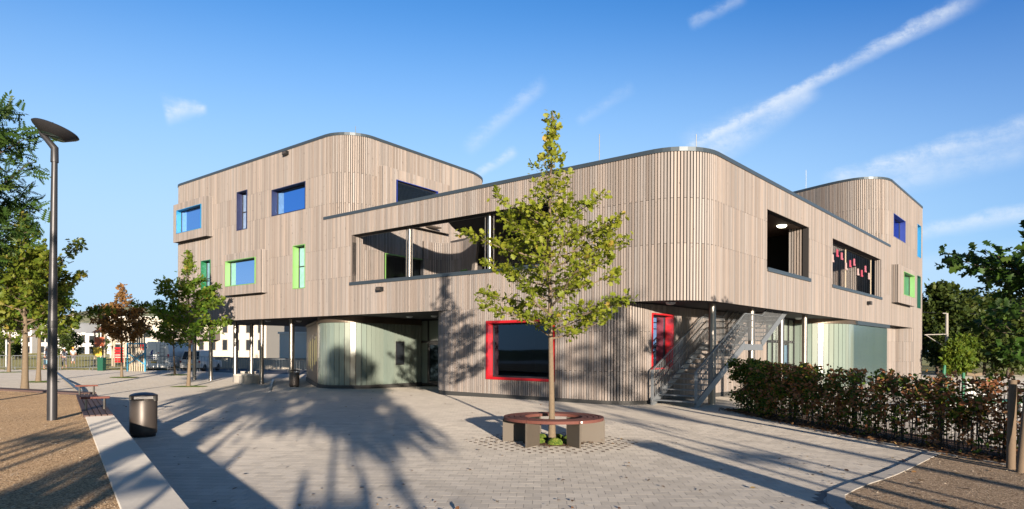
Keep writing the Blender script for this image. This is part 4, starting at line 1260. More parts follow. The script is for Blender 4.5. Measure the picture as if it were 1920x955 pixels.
CONE = [(1.7, 1.0), (2.2, 1.5), (3.0, 1.72), (3.6, 1.55), (4.1, 1.1), (4.6, .62), (5.0, .42), (5.5, .16), (6.4, .06)]
tree('oak_tree', 'young yellow green oak growing through the round bench in the middle', 'tree', .79, 13.3, .0, 6.45, 1.95, CONE, 78, 5400, .097, 'leaf_yel', 21, .062, tones=(.05, .72), top_tone=.18, elev=(2, 30), lead=.09)


def prof(s, sc): return [(h * s, r * sc) for h, r in CONE]


tree('oak_tree', 'green oak in front of the left end of the school building', 'tree', -16.4, 34.6, gz(-16.4, 34.6), 6.9, 2.1, prof(1.07, 1.36), 50, 4400, .165, 'leaf_green', 5, .085, tones=(.2, .85), top_tone=.28)
tree('oak_tree', 'brown leaved oak behind the plaza left of the white van', 'tree', -24.0, 42.0, gz(-24, 42), 5.7, 1.9, prof(.9, 1.22), 44, 3800, .19, 'leaf_brown', 9, .075, tones=(.1, .8), kind='oval')
tree('oak_tree', 'small yellowing tree between the white van and the green oak', 'tree', -23.2, 47.0, gz(-23.2, 47), 4.6, 1.8, prof(.75, 1.05), 34, 1900, .2, 'leaf_oak', 31, .07, tones=(.35, .85), kind='oval')
tree('oak_tree', 'large green oak just left of the street lamp', 'tree', -19.2, 26.9, gz(-19.2, 26.9), 7.1, 2.2, prof(1.1, 1.75), 64, 8200, .165, 'leaf_oak', 13, .13, tones=(.18, .92), top_tone=.1)
tree('oak_tree', 'green tree behind the street lamp pole', 'tree', -24.7, 35.6, gz(-24.7, 35.6), 7.2, 2.3, prof(1.12, 1.4), 50, 4600, .19, 'leaf_green', 17, .11, tones=(.2, .9))
tree('oak_tree', 'green tree at the left edge behind the steel barriers', 'tree', -35.0, 47.5, gz(-35, 47.5), 6.4, 2.0, prof(1., 1.7), 44, 4200, .2, 'leaf_oak', 19, .1, tones=(.2, .85), kind='oval')
# rowan whose sprays reach in at the left edge
tree('rowan_tree', 'rowan with feathery leaves reaching in at the left edge', 'tree', -12.9, 15.2, BZ, 6.1, 2.5, [(2.5, 1.1), (3.3, 1.7), (4.4, 2.3), (5.2, 2.25), (5.8, 1.3), (6.1, .5)], 84, 4600, .29, 'leaf_rowan', 23, .08, kind='rowan', bark='bark_dark', elev=(5, 45))
# oak reaching in at the right edge, with stakes
tree('oak_tree', 'staked dark green oak reaching in at the right edge', 'tree', 9.4, 10.9, .01, 4.25, 1.05, [(1.0, 1.1), (1.7, 1.7), (2.6, 2.0), (3.2, 1.6), (3.8, .8), (4.25, .3)], 62, 4700, .145, 'leaf_dark', 27, .07, stakes=False, tones=(.0, .62), bark='bark_dark', elev=(0, 32))
st = thing('tree_stakes', 'pair of weathered round timber stakes at the right frame edge', 'tree stakes', (7.55, 10.2, 0))
for (a, b) in (((7.62, 10.42, -.05), (7.66, 10.44, 1.36)), ((7.53, 10.10, -.05), (7.70, 10.16, 1.32)), ((8.9, 11.6, -.05), (8.85, 11.55, 1.3))):
    mb = MB(); mb.tube([a, b], [.062, .055], 12); part('stake', mb, M['stake'], st, smooth=True)
for (x, y, z) in [(-24, 42, 0), (-16.4, 34.6, 0), (-24.7, 35.6, 0), (-23.2, 47, 0), (-35, 47.5, 0)]:
    zz = gz(x, y); mb = MB(); mb.lathe((x, y, zz), [(.0, .03), (.6, .025), (.9, .004)], 24); part('tree_pit_soil', mb, M['moss'], kind='structure')

# trees standing behind the camera, whose shadows lie on the plaza
off_t = tree('oak_tree', 'staked oak standing behind the viewer', 'tree', 1.75, -7.4, 0, 6.6, 2.35, [(2.2, .9), (3., 1.55), (3.8, 1.6), (4.8, 1.2), (5.8, .6), (6.5, .2)], 46, 4200, .20, 'leaf_oak', 3, .06, kind='oval', stakes=.3, group='trees behind the viewer')
copy_tree(off_t, (3.1, -9.2, 0), 2.2, 'staked oak just behind the first one behind the viewer')
copy_tree(off_t, (-1.4, -3.4, 0), .7, 'staked oak behind the viewer, to the left of the first', .92)
copy_tree(off_t, (-3.4, -4.2, BZ), 1.9, 'staked oak in the gravel bed behind the viewer')
tree('oak_tree', 'staked oak behind the viewer on the right', 'tree', 7.8, -3.4, 0, 6.2, 2.4, [(2.2, .7), (3., 1.2), (3.8, 1.2), (4.8, .8), (6.2, .2)], 32, 1100, .19, 'leaf_oak', 71, .06, kind='oval', stakes=1.1, group='trees behind the viewer')
off_b = tree('oak_tree', 'tall tree behind the viewer on the right', 'tree', 11.6, -11., 0, 7.2, 3.3, [(3.3, 1.0), (4.4, 1.6), (5.6, 1.5), (7, .6), (7.4, .3)], 34, 900, .22, 'leaf_oak', 6, .2, kind='oval', group='trees behind the viewer')
tree('shrub', 'low bush in the gravel bed behind the viewer', 'shrub', -2.1, -3.2, BZ, 1.75, .2, [(0, .25), (.9, .36), (1.7, .2)], 26, 1200, .16, 'leaf_oak', 44, .05, kind='oval', bark='bark_dark')
pil = thing('stone_pillar', 'square stone pillar beside the viewer, outside the frame', 'pillar', (5.3, 2.0, 0))
mb = MB(); mb.box(5.08, 5.52, 1.8, 2.2, -.05, 1.28); part('shaft', mb, M['concrete2'], pil, bevel=.01); mb = MB(); mb.box(5.04, 5.56, 1.76, 2.24, 1.282, 1.36); part('cap', mb, M['concrete2'], pil, bevel=.01)

# moss and low plants round the middle tree
r = random.Random(2)
for i, (dx, dy, s) in enumerate(((-.28, -.22, .13), (.02, -.42, .15), (.3, -.32, .12), (.32, .1, .13), (-.2, .25, .14), (-.4, .1, .12), (.12, .32, .13), (.42, -.12, .1))):
    mb = MB(); mb.lathe((.8 + dx, 13.25 + dy, .0), [(s, .0), (s * .95, s * .4), (s * .7, s * .7), (s * .35, s * .85), (0, s * .9)], 12)
    o = part('moss_cushion', mb, M['moss'], smooth=True); o['label'] = 'green moss cushion at the foot of the middle tree, ' + ('at its front left', 'nearest the viewer', 'at its front right', 'to its right', 'at its back left', 'to its left', 'behind the trunk', 'rightmost of the cushions')[i]; o['category'] = 'moss'; o['group'] = 'moss cushions under the round bench'


def scatter_leaves(name, pts, size, mat, tones, seed, kind='oval'):
    rg = np.random.RandomState(seed); n = len(pts); pos = np.array(pts)
    yd = np.column_stack([rg.normal(0, 1, n), rg.normal(0, 1, n), rg.normal(.02, .12, n)])
    up = np.array([0, 0, 1.]) + rg.normal(0, .22, (n, 3))
    o = leaves_mesh(name, pos, yd, up, size * rg.uniform(.5, 1.2, n), rg.uniform(*tones, n), kind, M[mat], None, (0, 0, 0)); o['kind'] = 'stuff'; return o


r = random.Random(9); pts = []
for i in range(330):
    y = 7.4 + r.random() ** 1.5 * 26; x = r.uniform(-.7, .72) * y
    if (Vector((x, y)) - K0).dot(kn) < -.2 and x < 6.2: pts.append((x, y, .022 + gz(x, y)))
for i in range(120):
    a = r.uniform(-2.2, 2.2); pts.append((.8 + math.sin(a) * r.uniform(.2, 1.7), 13.2 - math.cos(a) * r.uniform(.1, 1.2), .024))
scatter_leaves('fallen_leaves', pts, .07, 'leaf_litter', (.2, 1), 4)
pts = []
for i in range(2600):
    s = r.random() * hp.L; o = r.gauss(.25, .3); a, nn = hp.at(s); pts.append((a.x + abs(o) - .12 + r.gauss(0, .06), a.y, .02 + r.random() * .03))
for i in range(90): pts.append((r.uniform(4.2, 9), r.uniform(7.6, 11.5), .016))
pts = [p for p in pts]
scatter_leaves('leaf_litter', pts, .085, 'leaf_litter', (0, .95), 5)

rs_ = np.random.RandomState(15); st_mb = MB()
def stone(x, y, z, q):
    a = rs_.uniform(0, 6.28); ca, sa = math.cos(a), math.sin(a); k1, k2, k3 = q * rs_.uniform(.7, 1.3), q * rs_.uniform(.6, 1.), q * rs_.uniform(.4, .7); n0 = len(st_mb.v)
    for (u, v, w_) in ((1, 0, 0), (0, 1, 0), (-1, 0, 0), (0, -1, 0), (.1, 0, 1)): st_mb.v.append((x + u * k1 * ca - v * k2 * sa, y + u * k1 * sa + v * k2 * ca, z + w_ * k3))
    for i in range(4): st_mb.f.append((n0 + i, n0 + (i + 1) % 4, n0 + 4)); st_mb.t.append(.5)
for i in range(5200):
    y = 5.6 + rs_.rand() ** 1.6 * 13; x = -y * rs_.uniform(.28, .80)
    if (Vector((x, y)) - K0).dot(kn) > .52: stone(x, y, BZ - .002, rs_.lognormal(-4.75, .42))
for i in range(3400):
    x, y = rs_.uniform(3.9, 10), rs_.uniform(7.2, 12.1); e = min(edge, key=lambda q: abs(q[1] - y))
    if x > e[0] + .05 and x < .82 * y: stone(x, y, .006, rs_.lognormal(-4.75, .42))
part('loose_stones', st_mb, plain('pebble', (.36, .29, .215), .9, 0, .5, 30), kind='stuff')

# hedge: stems and leaves; dense at the stair end, thin and browning further on
hedge = thing('beech_hedge', 'clipped beech hedge turning brown that runs along the plaza on the right', 'hedge', (7, 15, 0))
hl = Path([(x + .62, y + .12) for x, y in hbp])
rg = np.random.RandomState(8); stems = MB(); P_, Y_, T_, Sz = [], [], [], []
plants = []
s = .05
while s < hl.L:
    plants.append(s); s += .26
for i, s in enumerate(plants):
    (c, nn) = hl.at(s); f = s / hl.L
    H = 1.42 - .22 * f + random.uniform(-.05, .05)
    dens = 760 if f < .24 else (470 if f < .45 else 330)
    brown = (0.14 if f < .2 else .42 if f < .62 else .55) + random.uniform(-.28, .28)
    for k in range(4):
        bx, by = c.x + random.gauss(0, .08), c.y + random.gauss(0, .05)
        tip = Vector((bx + random.gauss(0, .18), by + random.gauss(0, .12), H * random.uniform(.8, 1.02)))
        stems.tube([(bx, by, 0), (bx + random.gauss(0, .04), by + random.gauss(0, .04), H * .5), tip], [.011, .008, .003], 4, cap=False)
    nclu = 14
    for k in range(nclu):
        h = H * (.08 + .92 * random.random() ** .75); cx = c.x + np.clip(random.gauss(0, .22), -.36, .36); cy = c.y + random.gauss(0, .12)
        stems.tube([(c.x, c.y, max(.05, h - .18)), (cx, cy, h)], [.005, .002], 3, cap=False)
        m_ = int(dens / nclu * random.uniform(.4, 1.5)); b_ = min(max(brown + random.uniform(-.35, .3), 0), 1)
        for _ in range(m_):
            p = (cx + random.gauss(0, .085), cy + random.gauss(0, .09), min(max(h + random.gauss(0, .085), .03), H + .06))
            P_.append(p); Y_.append((random.gauss(0, 1), random.gauss(0, 1), random.gauss(.1, .6))); Sz.append(random.uniform(.06, .12))
            T_.append(random.uniform(.55, 1.) if random.random() < b_ else random.uniform(0, .55))
n = len(P_)
leaves_mesh('foliage', np.array(P_), np.array(Y_), np.array([-.3, -.6, .8]) + rg.normal(0, .6, (n, 3)), np.array(Sz), np.array(T_), 'oval', M['leaf_hedge'], hedge, OFF[hedge.name])['kind'] = 'stuff'
part('stems', stems, M['bark_dark'], hedge, kind='stuff')
fence = thing('mesh_fence', 'black wire mesh fence standing inside the hedge', 'fence', (7.3, 14, 0))
fl = Path([(x + .95, y + .18) for x, y in hbp])
for i in range(6):
    c, _ = fl.at(.3 + i * 2.45); mb = MB(); mb.box(c.x - .035, c.x + .035, c.y - .035, c.y + .035, -.05, 1.28); part('post', mb, M['black'], fence)
wm = MB(); s = .3
while s < fl.L: 
    c, _ = fl.at(s); wm.beam((c.x, c.y, .05), (c.x, c.y, 1.2), .006, .006); s += .06
for z in (.08, .45, .85, 1.2):
    for i in range(int(fl.L / .5)):
        a, b = fl.at(i * .5)[0], fl.at(i * .5 + .5)[0]; wm.beam((a.x, a.y, z), (b.x, b.y, z), .008, .01)
part('wire_mesh', wm, M['black'], fence, kind='stuff')

# ------------------------------------------------------------------ background right: trees, yard, pole
r = random.Random(12)
kinds = [('leaf_far', .0, 'dark green'), ('leaf_far', .2, 'olive green'), ('leaf_oak', -.1, 'yellow green')]
spots = [(33.0, 53, 6.3), (36.6, 57, 6.6), (39.6, 59, 6.4), (42.4, 60, 6.2), (45.2, 62, 6.5), (48.4, 64, 6.6), (52, 66, 6.6), (34.6, 50, 3.8), (37.4, 51, 4.2), (31.4, 47.5, 2.6), (40.2, 53, 4.4), (29.8, 46, 2.1), (36.0, 47, 2.8), (56, 68, 7), (33.4, 46, 2.6), (31.8, 50.5, 3.0), (38.8, 48, 3.0), (42.0, 51, 3.2), (34.8, 52.5, 3.4)]
lab = ['broad olive tree just right of the building edge', 'tall tree behind the power pole', 'rounded tree right of the power pole', 'tree in the middle of the right hand wood', 'tree near the right of the wood', 'tall tree at the right of the wood', 'farthest right tree of the wood', 'bushy shrub at the foot of the wood', 'taller shrub below the power line', 'low shrub beside the curved green pole', 'dark shrub behind the white chairs', 'low bush beside the building corner', 'bush behind the white chairs', 'tree half hidden by the staked oak', 'low shrub left of the white chairs in front of the wood', 'shrub at the foot of the trees just right of the building', 'shrub under the trees at the right of the chairs', 'rightmost shrub under the trees of the wood', 'shrub behind the power pole under the tall trees']
for i, (x, y, H) in enumerate(spots):
    mt, dt, nm = kinds[r.randrange(3) if i > 6 else i % 2]
    w = H * .42
    tree('broadleaf_tree' if H > 4 else 'shrub', lab[i], 'tree' if H > 4 else 'shrub', x, y, -.1, H, H * .12, [(0, w * .8), (H * .35, w), (H * .7, w * .8), (H, w * .25)], 44, 5000 if H > 4 else 2200, .34 if H > 4 else .24, mt, 100 + i, .12, kind='oval', group='trees of the wood on the right', bark='bark_dark', tones=(.0 + max(dt, 0), .75), twig=.6, elev=(10, 60))
pole = thing('power_pole', 'slim grey power pole with an angled bracket in front of the trees', 'pole', (31.2, 49.0, -.1))
mb = MB(); mb.tube([(31.2, 49, -.1), (31.2, 49, 4.5)], [.12, .09], 10); part('pole', mb, M['concrete2'], pole)
for a_, b_, w_ in (((31.2, 49, 3.0), (29.6, 49, 2.95), .06), ((31.2, 49, 2.0), (29.7, 49, 2.93), .04), ((31.2, 49, 4.5), (30.9, 49, 4.5), .06)):
    mb = MB(); mb.beam(a_, b_, w_, w_); part('bracket', mb, M['concrete2'], pole)
cab = thing('overhead_cable', 'thin overhead cable running right from behind the building', 'cable', (32, 52, 4.6))
mb = MB(); mb.tube([(24, 52, 4.95), (34, 52, 4.65), (44, 52, 4.45), (58, 52, 4.4)], .02, 5); part('wire', mb, M['black'], cab)
# play yard
pc = thing('curved_post', 'curved bright green play post rising above the hedge', 'play post', (14.0, 22, 0))
mb = MB(); mb.tube([(14.15, 22, 0), (14.1, 22, .4), (13.97, 22, .8), (13.92, 22, 1.1), (13.95, 22, 1.34)], [.07, .07, .07, .06, .035], 10); part('post', mb, M['playgreen'], pc, smooth=True)
pc = thing('straight_post', 'straight bright green play post beside the white chairs', 'play post', (14.55, 22, 0))
mb = MB(); mb.tube([(14.55, 22, 0), (14.55, 22, 1.1)], .045, 10); part('post', mb, M['playgreen'], pc, smooth=True)
sg = thing('wooden_signpost', 'wooden post with a drooping board standing behind the white chairs', 'sign', (16.25, 24, 0))
mb = MB(); mb.tube([(16.25, 24, 0), (16.25, 24, .92)], .05, 8); part('post', mb, M['bark'], sg)
for q_ in (-1, 1):
    mb = MB(); mb.beam((16.25 + q_ * .27, 24, 1.0), (16.25, 24, .95), .06, .1); part('board', mb, M['bark'], sg)


def chair(x, y, label):
    t = thing('play_chair', label, 'chair', (x, y, 0), 'white chairs in the play yard')
    mb = MB(); mb.box(x - .15, x + .15, y - .15, y + .15, .46, .5); part('seat', mb, M['paintwhite'], t, bevel=.012)
    mb = MB(); mb.hexa([(x - .15, y + .11, .49), (x + .15, y + .11, .49), (x + .15, y + .15, .49), (x - .15, y + .15, .49), (x - .10, y + .17, .93), (x + .10, y + .17, .93), (x + .10, y + .2, .93), (x - .10, y + .2, .93)]); part('backrest', mb, M['paintwhite'], t, bevel=.02)
    for sx in (-1, 1):
        for sy in (-1, 1):
            mb = MB(); mb.tube([(x + sx * .13, y + sy * .12, 0), (x + sx * .12, y + sy * .11, .47)], .018, 8); part('leg', mb, M['paintwhite'], t)


chair(13.55, 20.0, 'white high backed chair seen above the hedge, left of the pair')
chair(14.05, 20.1, 'white high backed chair seen above the hedge, right of the pair')
pt = thing('play_table', 'long low table with a bright green top behind the hedge', 'table', (13.2, 19.2, 0))
mb = MB(); mb.box(12.0, 14.4, 18.9, 19.7, .36, .42); part('table_top', mb, M['playgreen'], pt)
for x in (12.2, 13.2, 14.2):
    mb = MB(); mb.box(x - .05, x + .05, 19.0, 19.6, 0, .36); part('leg', mb, M['galv'], pt)

# ------------------------------------------------------------------ background left: town, vans, people
def house(name, label, x0, x1, y0, y1, H, mat, rows, cols_, wz=1.5, ww=1.0, wh=1.5, roof=None, front='y', wins=None, z0=-.3):
    t = thing(name, label, 'building', ((x0 + x1) / 2, y0, z0), 'buildings beyond the plaza')
    mb = MB(); mb.box(x0, x1, y0, y1, z0, H); part('wall', mb, mat, t)
    mb = MB(); mb.box(x0 - .15, x1 + .15, y0 - .15, y1 + .15, H + .002, H + .22); part('roof', mb, M[roof or 'white'], t)
    for j in range(rows):
        for i in range(cols_):
            cx = x0 + (x1 - x0) * (i + .5) / cols_; cz = wz + j * 2.8
            if cz + wh / 2 > H: continue
            mb = MB(); a, b, c, d = cx - ww / 2, cx + ww / 2, cz - wh / 2, cz + wh / 2; e = .08
            mb.box(a - e, a, y0 - .06, y0 + .03, c - e, d + e); mb.box(b, b + e, y0 - .06, y0 + .03, c - e, d + e); mb.box(a, b, y0 - .06, y0 + .03, d, d + e); mb.box(a, b, y0 - .06, y0 + .03, c - e, c)
            f = part('window', mb, M['grey_render'], t)
            mb = MB(); mb.box(a, b, y0 - .02, y0 - .004, c, d); part('pane', mb, M['carglass'], f)
    return t


house('apartment_block', 'pale apartment block at the far left behind the barriers', -150, -128, 182, 195, 7.6, M['white'], 3, 9, 1.0, 1.3, 1.7)
house('apartment_block', 'pale apartment block seen beside the street lamp pole', -125.5, -118.6, 181, 195, 8.2, M['white'], 3, 4, 1.0, 1.3, 1.7)
house('apartment_block', 'low white apartment block with a long flat roof', -118, -110, 176, 190, 5.2, M['white'], 1, 1, 3.6, 1.6, 1.4)
house('apartment_block', 'white apartment block with wide windows right of the lamp', -109.8, -96, 172, 190, 4.9, M['white'], 2, 5, .9, 1.6, 1.7)
house('apartment_block', 'white apartment block behind the play tower', -95, -84, 170, 190, 4.4, M['white'], 2, 4, .9, 1.6, 1.5)
hA = house('white_house', 'cream rendered house behind the white van', -66, -51.2, 112, 124, 6.6, M['cream'], 2, 6, 1.4, 1.0, 1.6)
hB = house('white_house', 'cream rendered house with small windows behind the columns', -51, -39.6, 110, 124, 8.4, M['cream'], 2, 6, 2.2, .7, 1.6)
hC = house('white_house', 'white house with grey upper floor behind the right columns', -25.2, -16.5, 74, 84, 3.3, M['white'], 0, 0)
mb = MB(); mb.box(-25.2, -17, 75.5, 84, 3.55, 7.2); part('upper_floor', mb, M['grey_render'], hC)
mb = MB(); mb.box(-21.5, -16.4, 72.4, 75.4, 3.0, 3.9); part('balcony', mb, M['paintwhite'], hC)
for x in (-22.3, -19.6): 
    mb = MB(); mb.box(x, x + .9, 75.42, 75.48, 4.2, 6.4); f = part('window', mb, M['frame'], hC)
mb = MB(); mb.box(-57.5, -52.2, 109.6, 111.9, 3.0, 4.2); part('balcony', mb, M['grey_render'], hA)
mb = MB(); mb.box(-50.3, -47, 107.6, 109.9, 3.0, 4.2); part('balcony', mb, M['grey_render'], hB)
for u, y, H, rad, lb in ((444, 62, 6.5, .13, 'dark red pole behind the third building column'), (358, 62, 6.5, .13, 'dark red pole behind the green oak')):
    x = (u - 960) / 1280 * y; t = thing('red_pole', lb, 'pole', (x, y, -.26)); mb = MB(); mb.tube([(x, y, -.26), (x, y, H)], rad, 10); part('pole', mb, M['darkred'], t)
wall_ = thing('garden_wall', 'low pale garden wall along the street behind the building', 'wall', (-24, 66, -.26))
mb = MB(); mb.box(-36, -8, 66, 66.3, -.26, .75); part('masonry', mb, M['cream'], wall_)
mb = MB(); mb.box(-33.05, -7.95, 65.95, 66.35, .752, .8); part('coping', mb, M['concrete2'], wall_)
# distant hill
mb = MB(); nx, ny = 60, 14; r = random.Random(6)
ph = [r.uniform(0, 6) for _ in range(6)]
for j in range(ny):
    for i in range(nx):
        x = -900 + i * 14; y = 620 + j * 26; f = max(0., math.sin(math.pi * j / (ny - 1))) ** .8
        h = 34 + 10 * math.sin(x * .008 + ph[0]) + 5 * math.sin(x * .023 + ph[1]) + 2.4 * math.sin(x * .06 + ph[2])
        h *= sstep(x, -880, -620) * (1 - sstep(x, -430, -230)) * .95
        mb.v.append((x, y, f * h - .7 + r.uniform(0, 1.6) * f))
for j in range(ny - 1):
    for i in range(nx - 1): a = j * nx + i; mb.f.append((a, a + 1, a + nx + 1, a + nx)); mb.t.append(.5)
M['hill'] = gravel_mat('wooded_hill', [(0, (.04, .05, .035)), (.6, (.075, .085, .055)), (1, (.13, .12, .085))], .12, .6, .3)
part('hill', mb, M['hill'], kind='structure', smooth=True)
# bushes before the flats
for i, (u, y, H, lb) in enumerate(((118, 80, 3.6, 'dark bush in front of the flats right of the lamp'), (134, 84, 3.4, 'second dark bush behind the yellow helmeted worker'), (188, 90, 3.0, 'rounded bush left of the play tower'), (5, 90, 2.4, 'low bush at the far left behind the barriers'), (30, 95, 2.2, 'low bush behind the barrier near the man'))):
    x = (u - 960) / 1280 * y; tree('shrub', lb, 'shrub', x, y, 0, H, .2, [(0, H * .35), (H * .5, H * .42), (H, H * .15)], 26, 1300, .26, 'leaf_far', 60 + i, .08, kind='oval', bark='bark_dark', twig=.5, elev=(10, 60), tones=(.1, .8))
for u, y, H, lb in ((137, 85, 6.6, 'slim grey mast behind the yellow helmeted worker'), (12, 60, 5, 'slim grey mast near the left edge'), (189, 80, 5.2, 'slim grey mast left of the play tower')):
    x = (u - 960) / 1280 * y; t = thing('mast', lb, 'mast', (x, y, 0)); mb = MB(); mb.tube([(x, y, 0), (x, y, H)], .09, 8); part('pole', mb, M['galv'], t)
# timber gate with blue cross brace
gx, gy = -27.6, 50.0
gt = thing('slatted_gate', 'tall timber slat gate with a blue cross braced steel frame', 'gate', (gx, gy, 0))
for i in range(7):
    mb = MB(); mb.box(gx - .45 + i * .17, gx - .36 + i * .17, gy + .05, gy + .12, .02, 3.1 + .15 * (i % 3)); part('slat', mb, M['slats_raw'], gt)
mb = MB()
for x in (gx - .56, gx + .74): mb.box(x - .05, x + .05, gy - .05, gy + .03, 0, 2.1)
mb.box(gx - .5, gx + .69, gy - .04, gy + .02, 2.0, 2.1); mb.beam((gx - .5, gy - .02, .55), (gx + .69, gy - .02, 1.35), .05, .07); mb.beam((gx - .5, gy - .03, 1.35), (gx + .69, gy - .03, .55), .05, .07)
part('cross_frame', mb, M['bluesteel'], gt)
mb = MB(); mb.box(gx - .62, gx + .8, gy + .13, gy + .2, 1.72, 1.82); part('rail', mb, M['bark_dark'], gt)
# play tower
px, py = -37.0, 62
pl = thing('play_tower', 'orange and yellow wooden play tower beyond the lawn', 'play tower', (px, py, 0))
for dx in (-.9, .0, .9, 1.8):
    for dy in (0, 1.2):
        mb = MB(); mb.tube([(px + dx, py + dy, 0), (px + dx, py + dy, 3.2 if dx < 1 else 2.4)], .07, 8); part('post', mb, M['slats_raw'], pl)
mb = MB(); mb.box(px - .95, px + .05, py - .06, py, 1.9, 2.7); mb.box(px - 1, px + .1, py, py + 1.2, 1.84, 1.9); part('deck', mb, M['orange'], pl)
mb = MB(); mb.hexa([(px - 1.1, py - .2, 3.1), (px + .2, py - .2, 3.1), (px + .2, py + 1.4, 3.1), (px - 1.1, py + 1.4, 3.1), (px - .5, py + .5, 3.7), (px - .4, py + .5, 3.7), (px - .4, py + .7, 3.7), (px - .5, py + .7, 3.7)]); part('roof', mb, M['terracotta'], pl)
mb = MB(); mb.box(px - .95, px - .2, py - .1, py - .05, .9, 1.75); part('yellow_panel', mb, M['yellow'], pl)
for i in range(6):
    mb = MB(); mb.box(px + .95, px + 1.75, py - .1, py - .02, .4 + i * .24, .56 + i * .24); part('rung', mb, M['red'], pl)
gb = thing('green_bin', 'dark green waste bin beside the steel barriers', 'bin', (-31.0, 51.6, 0))
mb = MB(); mb.box(-31.22, -30.80, 51.4, 51.8, 0, .95); part('body', mb, M['dkgreen'], gb); mb = MB(); mb.box(-31.24, -30.78, 51.38, 51.82, .952, 1.0); part('lid', mb, M['dkgreen'], gb)


def van(x, y, z=-.2):
    t = thing('white_van', 'white panel van seen from behind with a roof ladder and blue emblem', 'van', (x, y, z))
    W, H, L = 1.02, 2.35, 5.0
    mb = MB(); prof_ = [(-W, .35), (-W * 1.0, 1.1), (-W * .97, 1.5), (-W * .86, 2.15), (-W * .74, H), (W * .74, H), (W * .86, 2.15), (W * .97, 1.5), (W, 1.1), (W, .35)]
    n = len(prof_); b = len(mb.v)
    ys = [(0, .97), (.08, 1), (3.6, 1), (4.3, .92), (5.0, .8)]
    for k, (yy, s) in enumerate(ys):
        for px_, pz in prof_:
            zz = pz if k < 3 else min(pz, 2.3 if k == 3 else 1.25)
            mb.v.append((x + px_ * s, y + yy, z + zz))
    for k in range(len(ys) - 1):
        for i in range(n): a = k * n + i; c = k * n + (i + 1) % n; mb.f.append((a, c, c + n, a + n)); mb.t.append(.5)
    mb.f.append(tuple(range(n))[::-1]); mb.t.append(.5); mb.f.append(tuple((len(ys) - 1) * n + i for i in range(n))); mb.t.append(.5)
    part('body', mb, M['paintwhite'], t, bevel=.02)
    mb = MB(); mb.box(x - W * .98, x + W * .98, y - .1, y - .01, z + .3, z + .55); part('bumper', mb, M['paintwhite'], t, bevel=.03)
    for s in (-1, 1):
        mb = MB(); mb.box(x + s * W * .9 - .07, x + s * W * .9 + .07, y - .03, y - .003, z + 1.1, z + 1.36); part('tail_light', mb, M['red'], t)
        for yy in (.9, 4.0):
            mb = MB(); mb.lathe((x + s * (W - .1), y + yy, z + .34), [(0, -.1), (.2, -.1), (.34, -.09), (.34, .09), (.2, .1), (0, .1)], 20, (1, 0, 0)); part('wheel', mb, M['tyre'], t)
    mb = MB(); mb.box(x - .005, x + .005, y - .012, y + .002, z + .6, z + 2.15); part('door_seam', mb, M['black'], t)
    mb = MB(); mb.box(x - .45, x - .02, y - .022, y - .004, z + .66, z + .78); pl_ = part('number_plate', mb, M['yellow'], t)
    mb = MB(); mb.box(x - .62, x + .1, y - .03, y - .005, z + .86, z + .9); part('door_handle', mb, M['black'], t)
    for xx in (.3, .62):
        mb = MB(); mb.tube([(x + xx, y - .09, z + .6), (x + xx, y - .09, z + 2.2), (x + xx, y + .1, z + 2.4)], .02, 6); part('ladder_rail', mb, M['galv'], t)
    for i in range(6):
        mb = MB(); mb.tube([(x + .3, y - .09, z + .7 + i * .27), (x + .62, y - .09, z + .7 + i * .27)], .016, 6); part('ladder_rung', mb, M['galv'], t)
    mb = MB(); P = [(-.62, 1.62), (-.5, 1.5), (-.40, 1.66), (-.26, 1.72), (-.34, 1.5), (-.30, 1.36), (-.44, 1.26), (-.56, 1.28), (-.46, 1.42)]
    mb.poly([(x + a, y - .006, z + b) for a, b in P]); part('emblem', mb, M['blue'], t)
    for k, (a0, a1, zz) in enumerate(((-.7, -.15, 1.0), (-.66, -.2, 1.09))):
        mb = MB(); mb.box(x + a0, x + a1, y - .008, y - .004, z + zz, z + zz + .05); part('lettering', mb, M['blue'], t)
    mb = MB(); mb.box(x + .06, x + .2, y - .008, y - .004, z + 1.42, z + 1.5); part('sticker', mb, M['red'], t)


van(-28.2, 54.2, -.12)


